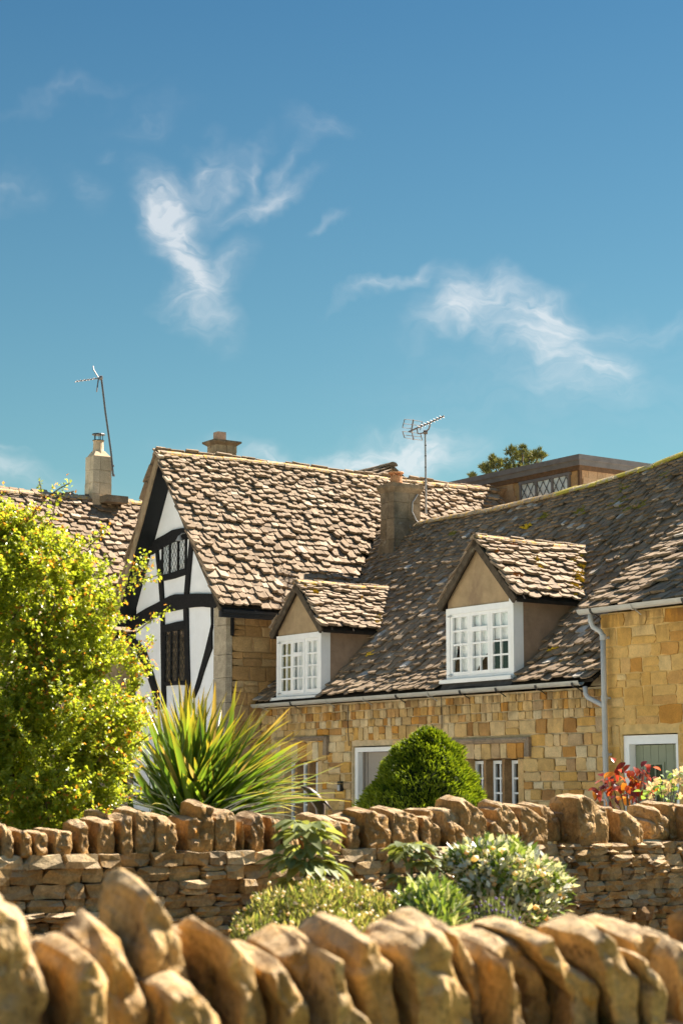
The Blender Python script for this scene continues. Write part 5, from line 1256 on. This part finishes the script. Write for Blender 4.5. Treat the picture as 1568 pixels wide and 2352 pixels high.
# ---- leafy shrub on the left, yellow-green with orange young leaves
TD = 12.1
tree = plant('leafy_shrub', (*at(60, 1810, TD + .1)[:2], 0), 'big yellow-green leafy shrub with orange young tips before the timbered gable', 'shrub')
BL = [(0, 1400, 170, 0), (95, 1385, 95, -.1), (-30, 1620, 240, 0), (150, 1500, 95, -.15), (150, 1660, 145, -.1), (85, 1790, 165, -.25), (255, 1640, 60, -.1), (212, 1735, 68, -.15), (190, 1810, 66, -.2), (-30, 1290, 110, .1), (120, 1310, 60, 0), (60, 1270, 55, .05), (20, 1850, 110, -.35), (150, 1855, 85, -.35), (-150, 1500, 240, .1), (-150, 1750, 220, 0), (215, 1420, 45, 0), (250, 1560, 55, -.05), (200, 1865, 38, -.3), (-90, 1340, 160, .2), (205, 1340, 34, 0)]
PT = []; NM = []; IN = []; TIP = []
cen = [(at(x, y, TD + dz), rr / F * TD) for (x, y, rr, dz) in BL]
def depth_in(p):      # how deep inside the crown, 0 at its surface
    return np.max(np.stack([1 - np.linalg.norm(p - c, axis=1) / R for c, R in cen]), axis=0)
for c, R in cen:
    ns = int(1250 * (R / .5) ** 2); u = rand_dirs(ns); q = c + u * (R * (1.02 - .50 * rng.random(ns) ** 1.5))[:, None]
    cn = clump_noise(q, 3.6) * 1.1 + .5 * clump_noise(q, 9, 4.); ok = (cn > -.20) & (depth_in(q) < .50); q, u = q[ok], u[ok]; ns = len(q)
    ax = unit(u * .75 + rand_dirs(ns) * .5 + np.array([0, 0, .55])); ln = rng.uniform(.08, .20, ns)
    for k in range(24):
        t = rng.random(ns)[:, None]; sd = unit(np.cross(ax, rand_dirs(ns)))
        PT.append(q + ax * ln[:, None] * t + sd * .006 * 0); NM.append(unit(sd + ax * .55 + np.array([0, 0, .15]))); TIP.append(t[:, 0])
PT = np.concatenate(PT); NM = np.concatenate(NM); TIP = np.concatenate(TIP); inside = np.clip(depth_in(PT), 0, 1)
PT += rng.normal(size=PT.shape) * .004
# loose sprays reaching out of the crown
TW = []
def spray(path, n, spread, size=.03):
    pts = [at(x, y, d_) for x, y, d_ in path]; TW.append(pts); P_ = []; 
    seg = np.array(pts)
    t = rng.random(n) * (len(pts) - 1); i = np.minimum(t.astype(int), len(pts) - 2); f = (t - i)[:, None]
    return seg[i] * (1 - f) + seg[i + 1] * f + rng.normal(size=(n, 3)) * spread
ex = [spray([(270, 1370, TD), (310, 1320, TD - .1), (325, 1290, TD - .15), (345, 1300, TD - .15)], 130, .035), spray([(290, 1360, TD), (330, 1330, TD - .1), (372, 1320, TD - .1)], 60, .025),
      spray([(280, 1480, TD), (340, 1430, TD - .1), (385, 1400, TD - .15)], 60, .018), spray([(60, 1200, TD), (110, 1140, TD), (140, 1120, TD), (160, 1110, TD)], 46, .022), spray([(120, 1190, TD), (130, 1140, TD), (170, 1128, TD)], 26, .02), spray([(100, 1150, TD), (90, 1105, TD)], 14, .012),
      spray([(300, 1530, TD), (345, 1480, TD - .1), (350, 1470, TD)], 50, .02), spray([(290, 1620, TD), (340, 1600, TD - .1), (352, 1640, TD - .1)], 80, .03), spray([(255, 1750, TD - .2), (270, 1780, TD - .2)], 40, .02), spray([(200, 1260, TD), (235, 1225, TD), (240, 1205, TD)], 50, .02), spray([(310, 1560, TD), (355, 1530, TD - .1)], 40, .02), spray([(20, 1240, TD), (-10, 1150, TD)], 80, .05)]
# shoots standing out all over the outline
sel = rng.choice(np.where(inside < .06)[0], 150, replace=False)
for q in sel:
    L_ = rng.uniform(.06, .18); dq = unit(NM[q] * .8 + np.array([0, 0, .75]) + rng.normal(size=3) * .3); m_ = int(16 + 70 * L_); t = rng.random((m_, 1)) ** .8
    pth = [PT[q] - dq * .05, PT[q] + dq * L_ * .5, PT[q] + dq * L_]; TW.append(pth)
    ex.append(PT[q] + dq * L_ * t + rng.normal(size=(m_, 3)) * .018)
EX = np.concatenate(ex); PT = np.concatenate([PT, EX]); NM = np.concatenate([NM, rand_dirs(len(EX))]); inside = np.concatenate([inside, np.zeros(len(EX))])
n = len(PT); D_ = unit(NM + rand_dirs(n) * .35 + np.array([0, 0, -.1])); NR = unit(rand_dirs(n) * .7 + NM * .5 + np.array([0, 0, .7]))
g = rng.random((n, 1)); col = np.array([.19, .262, .032]) * (1 - g) + np.array([.355, .385, .055]) * g
TIP = np.concatenate([TIP, np.zeros(n - len(TIP))]); young = (rng.random(n) < .16 * ((inside < .07) & (TIP > .75))) | (rng.random(n) < .006); young[-len(EX):] = rng.random(len(EX)) < .22
col[young] = np.array([.55, .24, .05]) * (.7 + .6 * rng.random((young.sum(), 1)))
leaves_mesh('crown', PT, D_, NR, .020 + .016 * rng.random(n), .014 + .010 * rng.random(n), col, M_LEAF, tree, .2, OFF[tree.name])
mb = MB(); b0 = np.array([*at(60, 1810, TD + .1)[:2], 0])
for k in range(7):
    an = k * .9; top = at(60 + 130 * math.cos(an), 1640 - 40 * (k % 3), TD + .3 + .2 * math.sin(an))
    p1 = b0 + np.array([.06 * math.cos(an), .06 * math.sin(an), 0]); m_ = (p1 + top) / 2 + np.array([.08 * math.cos(an), .08 * math.sin(an), -.1])
    mb.tube([p1, p1 * .6 + m_ * .4, m_, (m_ + top) / 2, top], [.035, .03, .024, .016, .006], 7)
mb.build('trunk', M_BARK, tree, smooth=True)
mb = MB()
for pts in TW: mb.tube(pts, .004, 4)
mb.build('twigs', M_BARK, tree)['kind'] = 'stuff'

# ---- sword-leaved flax, each blade its own leaf
PD = 12.9
pbx = at(445, 1905, PD); flax = plant('flax_plant', (pbx[0], pbx[1], 0), 'large clump of sword-shaped green leaves with yellow edges beside the leafy shrub', 'plant')
r = random.Random(31)
def blade(base, az, lean, length, width, droop, colr, twist=0.):
    h = np.array([math.cos(az), math.sin(az), 0]); n = 9; pts = []; p = np.array(base, float); ang = lean
    for i in range(n):
        pts.append(p.copy()); st = length / (n - 1); d = h * math.sin(ang) + np.array([0, 0, 1]) * math.cos(ang); p = p + d * st; ang += droop / (n - 1) * (.4 + 1.6 * i / n)
    pts = np.array(pts); t = np.gradient(pts, axis=0); t = unit(t); sd = np.cross(t, [0, 0, 1.]); sd = unit(sd + 1e-6); sd = unit(sd * math.cos(twist) + np.cross(t, sd) * math.sin(twist)); up = unit(np.cross(sd, t))
    f = np.linspace(0, 1, n); wd = width * np.where(f < .55, .75 + .25 * f / .55, np.clip(1 - ((f - .55) / .45) ** 2.2, .0, 1))[:, None]
    V = np.concatenate([pts - sd * wd / 2, pts - sd * wd * .38 / 1 * .98 - up * wd * .06, pts - up * wd * .18, pts + sd * wd * .38 - up * wd * .06, pts + sd * wd / 2])
    lp = []
    for k in range(4):
        for i in range(n - 1): lp += [k * n + i, k * n + i + 1, (k + 1) * n + i + 1, (k + 1) * n + i]
    c = np.ones((5 * n, 3)) * np.array(colr); edge = np.array([.22, .21, .03]); tip = np.array([.32, .22, .04])
    c[:n] = edge; c[4 * n:] = edge
    for k in range(5): c[k * n + n - 1] = tip; c[k * n + n - 2] = .5 * c[k * n + n - 2] + .5 * tip; c[k * n:k * n + 2] *= np.array([.7, .8, .8])
    return V, lp, c
nb = 0
for i in range(320):
    az = r.uniform(0, 2 * math.pi); q = r.random()
    if r.random() < .30: az = r.uniform(-.75, .6); q = .9
    lean = (r.uniform(.0, .55) if q < .45 else r.uniform(.45, 1.25)); L_ = r.uniform(.80, 1.08) if q < .45 else r.uniform(.70, 1.06)
    if math.cos(az) < -.3 and lean > .8: L_ *= .8
    base = pbx + np.array([r.gauss(0, .10), r.gauss(0, .10), -.02]); base = np.array([base[0], base[1], at(445, 1895, PD)[2] + r.uniform(-.08, .03)])
    g = r.random(); colr = (.06 + .085 * g, .125 + .11 * g, .022 + .014 * g)
    if r.random() < .04: colr = (.34, .25, .13)
    V, lp, c = blade(base, az, lean, L_, r.uniform(.030, .050), r.uniform(.1, .55) * (1 + .6 * lean) - .1 * (lean < .3), colr, r.uniform(-.5, .5))
    link('leaf', raw_mesh('leaf', V - np.array(OFF[flax.name]), 4, lp, M_SWORD, c, True), flax)
bz = at(445, 1895, PD)[2]
MB().lathe((pbx[0], pbx[1], 0), [(.16, 0), (.2, .3), (.18, bz - .1), (.13, bz + .02)], 10).build('leaf_base', M_BARK, flax)

# ---- gnarled dark branch lying across the flax
DG = 13.15
gp_ = [at(690, 1807, DG), at(708, 1815, DG), at(722, 1832, DG), at(735, 1852, DG), at(738, 1885, DG + .05), at(742, 1990, DG + .05)]
gb = plant('gnarled_branch', gp_[-1], 'dark gnarled branch with a sunlit top among the sword leaves', 'branch')
MB().tube(gp_, [.004, .022, .042, .04, .024, .02], 9).build('limb', M_WOOD, gb, smooth=True)
MB().tube([gp_[2], at(745, 1842, DG - .03), at(762, 1860, DG - .05)], [.02, .012, .004], 7).build('spur', M_WOOD, gb, smooth=True)

# ---- clipped conifer dome
KD = 20.0
kb = at(970, 1900, KD); con = plant('clipped_conifer', (kb[0], kb[1], 0), 'bright green clipped conifer dome between the door and mullioned window', 'conifer')
prof = [(6, 1676), (34, 1688), (52, 1704), (78, 1740), (105, 1780), (130, 1820), (144, 1850), (150, 1900), (146, 1990), (120, 2080), (60, 2110)]   # half width, height on the photo
hz = [at(970, y, KD)[2] for _, y in prof]; hr = [w / F * KD for w, _ in prof]
def kx(z): return float(np.interp(z, hz[::-1], [985 - 970, 985 - 970, 14, 12, 8, 5, 2, 0, 0, 0, 0][::-1])) / F * KD
n = 34000; zz = rng.uniform(hz[-1], hz[0], n); rad = np.interp(zz, hz[::-1], hr[::-1]); th_ = rng.random(n) * 2 * math.pi
keep = rng.random(n) < (rad / max(hr)) ** .8 + .08; zz, rad, th_ = zz[keep], rad[keep], th_[keep]; n = len(zz)
u = np.stack([np.cos(th_), np.sin(th_), np.zeros(n)], 1); P_ = np.stack([kb[0] + rad * np.cos(th_), kb[1] + rad * np.sin(th_), zz], 1)
bump = clump_noise(P_, 3.2, 2.) * .11 + clump_noise(P_, 7.5, 7.) * .085
P_ = P_ + u * (bump - .02 - .10 * rng.random(n) ** 2)[:, None] + np.array([[kx(z), 0, 0] for z in zz])
d = unit(u * .9 + np.array([0, 0, .75]) + rand_dirs(n) * .55)
g = rng.random((n, 1)); deep = np.clip((bump / .12), -1, 1)[:, None]
col = np.array([.065, .12, .012]) * (1 - g) + np.array([.15, .22, .018]) * g
leaves_mesh('crown', P_, d, unit(rand_dirs(n) + np.array([0, 0, .5])), .05 + .03 * rng.random(n), .016 + .008 * rng.random(n), col, M_NEEDLE, con, .1, OFF[con.name], col * np.array([2.0, 1.6, 1.0]))
mb = MB().lathe((kb[0] + .03, kb[1], 0), [(.1, 0), (.1, hz[-1])] + [(max(w - .13, .03), z) for w, z in zip(hr[::-1], hz[::-1])], 18)
M_INNER = plain('inner_twigs', (.022, .032, .008), .9, .4, 20, .1)
mb.build('trunk', M_INNER, con)

# ---- red-leaved smoke bush and the pale-flowered plant beyond the wall
def leaf_shape(n=6):
    return None
def broad_leaf(base, d, nr, ln, wd, colr, bend=.25, tip=None, name='leaf', mat=M_SOFT, parent=None, seg=5, pw=1.0):
    d = unit(np.asarray(d, float)); sd = unit(np.cross(d, nr)); up = unit(np.cross(sd, d)); f = np.linspace(0, 1, seg)
    pts = np.array(base) + np.outer(f * ln, d) - np.outer(bend * ln * f ** 2, up); w = wd * (np.sin(np.pi * np.clip(f ** pw * .96 + .03, 0, 1)) ** .8)[:, None]
    V = np.concatenate([pts - sd * w / 2 + up * w * .12, pts, pts + sd * w / 2 + up * w * .12]); lp = []
    for k in range(2):
        for i in range(seg - 1): lp += [k * seg + i, k * seg + i + 1, (k + 1) * seg + i + 1, (k + 1) * seg + i]
    c = np.ones((3 * seg, 3)) * np.array(colr)
    if tip is not None: c[[seg - 1, 2 * seg - 1, 3 * seg - 1]] = tip
    return link(name, raw_mesh(name, V - np.array(OFF[parent.name]), 4, lp, mat, c, True), parent)
SDp = 15.2
sb = at(1440, 1880, SDp); red = plant('red_leaved_shrub', (sb[0], sb[1], 0), 'shrub with glowing red and orange leaves before the sage green door', 'shrub')
r = random.Random(55)
mb = MB()
for (x, y) in ((1428, 1745), (1400, 1790), (1450, 1775), (1478, 1765), (1470, 1800), (1420, 1800), (1440, 1820), (1385, 1812), (1495, 1800)):
    p = at(x, y, SDp + r.uniform(-.1, .1)); mid = (p + np.array([sb[0], sb[1], sb[2] - .15])) / 2 + np.array([.02, 0, -.03]); mb.tube([(sb[0], sb[1], 0), (sb[0], sb[1], sb[2] - .2), mid, p], [.014, .010, .007, .003], 5)
    for k in range(15 if y > 1750 else 5):
        q = p + np.array([r.gauss(0, .05), r.gauss(0, .06), r.gauss(-.02, .05)])
        d = np.array([r.gauss(0, 1), r.gauss(0, 1), r.gauss(-.5, .6)]); colr = r.choice([(.20, .02, .015), (.26, .045, .02), (.10, .015, .018), (.07, .015, .02), (.32, .12, .02)])
        broad_leaf(q, d, (r.gauss(0, .5), r.gauss(0, .5), 1), r.uniform(.065, .105), r.uniform(.042, .062), colr, .3, parent=red, mat=M_RED, pw=.9)
mb.build('stems', M_BARK, red)
gb_ = at(1530, 1880, SDp - .4); gpl = plant('pale_flowered_plant', (gb_[0], gb_[1], 0), 'light green leafy plant with pale pink flowers beside the red shrub', 'plant')
mb = MB()
for (x, y) in ((1495, 1815), (1515, 1800), (1535, 1808), (1550, 1795), (1565, 1790), (1525, 1825), (1555, 1820), (1480, 1822), (1545, 1780)):
    p = at(x, y, SDp - .4 + r.uniform(-.1, .1)); mb.tube([(gb_[0], gb_[1], 0), (gb_[0], gb_[1], gb_[2] - .15), p], [.01, .008, .003], 5)
    for k in range(7):
        q = p + np.array([r.gauss(0, .04), r.gauss(0, .05), r.gauss(0, .035)])
        broad_leaf(q, (r.gauss(0, 1), r.gauss(0, 1), r.gauss(-.1, .5)), (r.gauss(0, .4), r.gauss(0, .4), 1), r.uniform(.04, .065), r.uniform(.035, .05), (.16, .24, .05), .2, parent=gpl, mat=M_SOFT, pw=.85)
    for k in range(2):
        q = p + np.array([r.gauss(0, .03), r.gauss(-.03, .03), r.gauss(.01, .03)]); V = [q]; fs = []
        for j in range(5):
            an = j * 2 * math.pi / 5; V += [q + .022 * np.array([math.cos(an - .5), 0, math.sin(an - .5)]) + np.array([0, -.008, 0]), q + .032 * np.array([math.cos(an), -.2, math.sin(an)]), q + .022 * np.array([math.cos(an + .5), 0, math.sin(an + .5)]) + np.array([0, -.008, 0])]
            fs.append((0, 1 + 3 * j, 2 + 3 * j, 3 + 3 * j))
        c_ = np.ones((len(V), 3)) * np.array((.75, .55, .52)); lp = [i for f in fs for i in f]
        link('flower', raw_mesh('flower', np.array(V) - np.array(OFF[gpl.name]), 4, lp, M_PETAL, c_), gpl)
mb.build('stems', M_BARK, gpl)

# ---- flower bed between the walls
def palmate(name, base_px, dep, whorls, label, seed, col1, scale=1.0):
    r = random.Random(seed); b = at(*base_px, dep); pl_ = plant(name, (b[0], b[1], .42), label, 'plant'); mb = MB(); top = at(*whorls[0][:2], dep)
    mb.tube([(b[0], b[1], .42), (b[0], b[1], (b[2] + .42) / 2), b, (b + top) / 2, top], [.012, .011, .010, .008, .005], 6)
    for (x, y, n, rad, dd) in whorls:
        c = at(x, y, dep + dd)
        for k in range(n):
            az = 2 * math.pi * (k + r.random() * .5) / n; h = np.array([math.cos(az), math.sin(az) * .9, r.uniform(-.05, .35)]); st = c + h * rad * .45 * scale
            mb.tube([c - np.array([0, 0, .05]), st], .004, 4)
            for j in range(3):
                a2 = az + (j - 1) * .55; d = np.array([math.cos(a2), math.sin(a2), r.uniform(-.38, .1)]); g = r.random()
                broad_leaf(st, d, (r.gauss(0, .2), r.gauss(0, .2), 1), rad * scale * r.uniform(.62, .95), .062 * scale * r.uniform(.8, 1.2), (col1[0] * (.8 + .5 * g), col1[1] * (.8 + .4 * g), col1[2] * (.8 + .6 * g)), r.uniform(.12, .4), parent=pl_, mat=M_SOFT, seg=6, pw=.9)
    mb.build('stems', M_SOFTSTEM, pl_)
M_SOFTSTEM = plain('green_stem', (.14, .17, .06), .6, .2, 12, .3)
palmate('tall_leafy_plant', (700, 2050), 9.6, [(700, 1893, 7, .14, 0), (705, 1918, 7, .17, .02), (700, 1950, 6, .15, 0), (690, 1978, 8, .18, -.03), (712, 1995, 7, .18, 0), (690, 2025, 5, .14, .05)], 'tall plant with tiers of long drooping grey-green leaflets against the dry stone wall', 3, (.21, .25, .085))
palmate('small_leafy_plant', (945, 2060), 9.9, [(945, 1945, 7, .12, 0), (935, 1965, 5, .11, .02), (975, 1985, 6, .11, 0), (930, 2020, 5, .09, 0)], 'smaller leafy plant with narrow leaflets beside the glare-flecked bush', 4, (.20, .24, .085))

def mound(name, label, cat, px, dep, n, leaf, wd, cols, mat, seed, up=.5, flowers=None, squash=.6, stuffname='foliage', vert=None):
    """low bush whose outline is a set of circles (x, y, radius, depth shift) on the photo"""
    R_ = np.random.default_rng(seed); b = at(px[0][0], px[0][1], dep); pl_ = plant(name, (b[0], b[1], .42), label, cat)
    P = []; Nn = []; area = sum(c[2] ** 2 for c in px)
    for (x, y, rr, dd) in px:
        c = at(x, y, dep + dd); R = rr / F * dep; k = int(n * rr ** 2 / area); u = rand_dirs(k, R_); u[:, 2] = np.abs(u[:, 2]) * (R_.random(k) > .12) - np.abs(u[:, 2]) * (R_.random(k) < .1) * .5
        P.append(c + u * (R * (1 - .5 * R_.random(k) ** 1.6))[:, None]); Nn.append(u)
    P = np.concatenate(P); Nn = np.concatenate(Nn); k = len(P)
    d = unit(Nn * .7 + rand_dirs(k, R_) * .8 + np.array([0, 0, up])) if vert is None else unit(rand_dirs(k, R_) * vert + np.array([0, 0, 1.]) + Nn * .25)
    nr = unit(rand_dirs(k, R_) * .6 + np.array([0, -.2, .9])); ci = R_.integers(0, len(cols), k); c = np.array(cols)[ci] * (.75 + .5 * R_.random((k, 1)))
    leaves_mesh(stuffname, P, d, nr, leaf * (.7 + .6 * R_.random(k)), wd * (.7 + .6 * R_.random(k)), c, mat, pl_, .15, OFF[pl_.name], shape=.5)
    mb = MB(); rr = random.Random(seed)
    for (x, y, q, dd) in px:
        c = at(x, y, dep + dd)
        for j in range(3): e = c + np.array([rr.gauss(0, .06), rr.gauss(0, .06), 0]); mb.tube([(b[0] + rr.gauss(0, .05), b[1] + rr.gauss(0, .05), .42), ((b + e) / 2)[:3] * np.array([1, 1, .9]), e], [.012, .009, .004], 5)
    mb.build('stems', M_SOFTSTEM, pl_)
    if flowers:
        nf, size, fcols, fmat, zlift = flowers; sel = R_.choice(k, nf, replace=False); sel = sel[np.argsort(-P[sel][:, 2])]
        V = []; lp = []; C_ = []
        for q in sel:
            p = P[q] + Nn[q] * .01 + np.array([0, -.01, zlift * R_.random()]); s_ = size * R_.uniform(.7, 1.3); b0 = len(V); col_ = np.array(fcols[R_.integers(0, len(fcols))])
            ax = unit(np.array([R_.normal() * .4, -.6 + R_.normal() * .3, .8])); x = unit(np.cross(ax, [1, 0, .3])); y = np.cross(ax, x)
            V += [p - ax * s_ * .3]
            for j in range(6): an = j * math.pi / 3; V.append(p + (x * math.cos(an) + y * math.sin(an)) * s_ * .5)
            V.append(p + ax * s_ * .45); C_ += [col_] * 8
            for j in range(6): lp += [b0, b0 + 1 + (j + 1) % 6, b0 + 1 + j, b0 + 7, b0 + 1 + j, b0 + 1 + (j + 1) % 6]
        link('blossom', raw_mesh('blossom', np.array(V) - np.array(OFF[pl_.name]), 3, lp, fmat, np.array(C_), True), pl_)
    return pl_
mound('seed_head_plant', 'low feathery clump of pale seed heads in front of the tall leafy plant', 'plant', [(640, 2130, 75, 0), (720, 2125, 85, -.05), (800, 2120, 80, .05), (860, 2125, 60, 0), (580, 2150, 45, 0), (600, 2190, 70, -.2), (700, 2200, 90, -.2), (810, 2200, 90, -.2)], 8.9, 12000, .045, .008,
      [(.30, .34, .11), (.40, .40, .20), (.22, .28, .07), (.45, .38, .20)], M_SOFT, 5, vert=.55, flowers=(650, .020, [(.78, .68, .55), (.70, .55, .38), (.80, .74, .66)], M_PETAL, .06))
mound('variegated_plant', 'small bright green plant with cream-edged leaves beside the feathery clump', 'plant', [(960, 2090, 55, 0), (1000, 2075, 50, 0), (930, 2120, 50, 0), (990, 2130, 60, -.1), (1030, 2100, 40, 0)], 9.0, 900, .06, .022, [(.25, .33, .08), (.50, .52, .34), (.20, .29, .06)], M_GLOSSY, 6, up=.9)
mound('glare_flecked_bush', 'rounded glossy bush flecked with painted white glare and peach blossom before the wall', 'bush', [(1120, 2010, 75, 0), (1190, 2030, 80, -.05), (1250, 2050, 60, 0), (1080, 2000, 55, .05), (1140, 2060, 85, -.05), (1230, 2090, 70, 0), (1050, 1990, 35, .05), (1170, 1965, 35, .1), (1100, 2080, 70, 0), (1200, 2120, 70, -.1), (1285, 2040, 25, 0)], 9.9, 2700, .056, .030,
      [(.12, .18, .03), (.20, .27, .06), (.60, .60, .50), (.74, .73, .66)], M_GLOSSY, 7, up=.5, flowers=(170, .036, [(.82, .60, .36), (.80, .68, .50), (.84, .74, .62)], M_PETAL, .02))  # white leaf tones paint the sun glare on glossy leaves into the colour
mound('lavender_clump', 'small clump of mauve lavender spikes beneath the glare-flecked bush', 'plant', [(1135, 2125, 40, 0), (1100, 2145, 30, 0), (1165, 2140, 30, 0)], 8.6, 500, .06, .006, [(.20, .24, .13)], M_SOFT, 8, vert=.3, flowers=(120, .016, [(.34, .25, .55), (.42, .32, .62)], M_PETAL, .05))
for i, (x, y) in enumerate(((1343, 2126), (1361, 2130))):
    b = at(x, y, 8.4); pl_ = plant('yellow_flower', (b[0], b[1], .42), ['small yellow flower on a thin stem, taller of two by the near wall', 'small yellow flower on a thin stem, lower of two by the near wall'][i], 'flower', 'yellow flowers above the near wall')
    MB().tube([(b[0], b[1], .42), (b[0] + .01, b[1], b[2] - .2), b], .003, 4).build('stem', M_SOFTSTEM, pl_)
    MB().lathe((b[0], b[1], b[2]), [(.004, -.006), (.013, .0), (.012, .004), (.004, .007)], 8).build('petals', plain('yellow_petal', (.75, .50, .02), .6), pl_)

# ---- pine behind the flat roof
PNd = float(wld(-5, 12, 0)[1]) + 3
pb = at(1180, 1300, PNd); pine = plant('pine_tree', (pb[0], pb[1], 0), 'dark pine crown showing above the flat-roofed building', 'tree')
TP = [(1120, 1080, 16), (1140, 1068, 18), (1165, 1072, 18), (1175, 1042, 15), (1200, 1040, 16), (1215, 1052, 20), (1235, 1045, 14), (1190, 1062, 24), (1225, 1070, 20), (1150, 1090, 22), (1110, 1075, 8), (1085, 1096, 7), (1245, 1050, 8), (1130, 1058, 9), (1200, 1085, 30), (1240, 1100, 30), (1165, 1110, 35), (1090, 1115, 20)]
P_ = []; d = []
for (x, y, rr) in TP:
    c = at(x, y, PNd + random.uniform(-.5, .5)); R = rr / F * PNd
    for k in range(int(12 + rr * 1.2)):
        q = c + rand_dirs(1)[0] * R * (.4 + .6 * rng.random()); u = unit(rand_dirs(1) * .55 + np.array([[0, 0, .8]]))[0]
        m = 16; P_.append(np.repeat(q[None], m, 0)); d.append(unit(rand_dirs(m) * .75 + u))
P_ = np.concatenate(P_); d = np.concatenate(d); n = len(P_); g = rng.random((n, 1))
leaves_mesh('crown', P_, d, rand_dirs(n), .10 + .05 * rng.random(n), .014, np.array([.07, .09, .03]) * (1 - g) + np.array([.20, .19, .06]) * g, M_PINE, pine, .05, OFF[pine.name])
mb = MB(); tp = at(1195, 1060, PNd); mb.tube([(pb[0], pb[1], 0), (pb[0] + .1, pb[1], tp[2] * .5), (tp[0] - .1, pb[1], tp[2] * .85), tp], [.2, .16, .1, .03], 9)
for (x, y, rr) in TP: c = at(x, y, PNd); mb.tube([(tp[0] - .1, pb[1], tp[2] * .85 - .2), (np.array([tp[0], pb[1], tp[2] * .85]) + c) / 2 - np.array([0, 0, .1]), c], [.05, .03, .012], 6)
mb.build('trunk', M_BARK, pine, smooth=True)
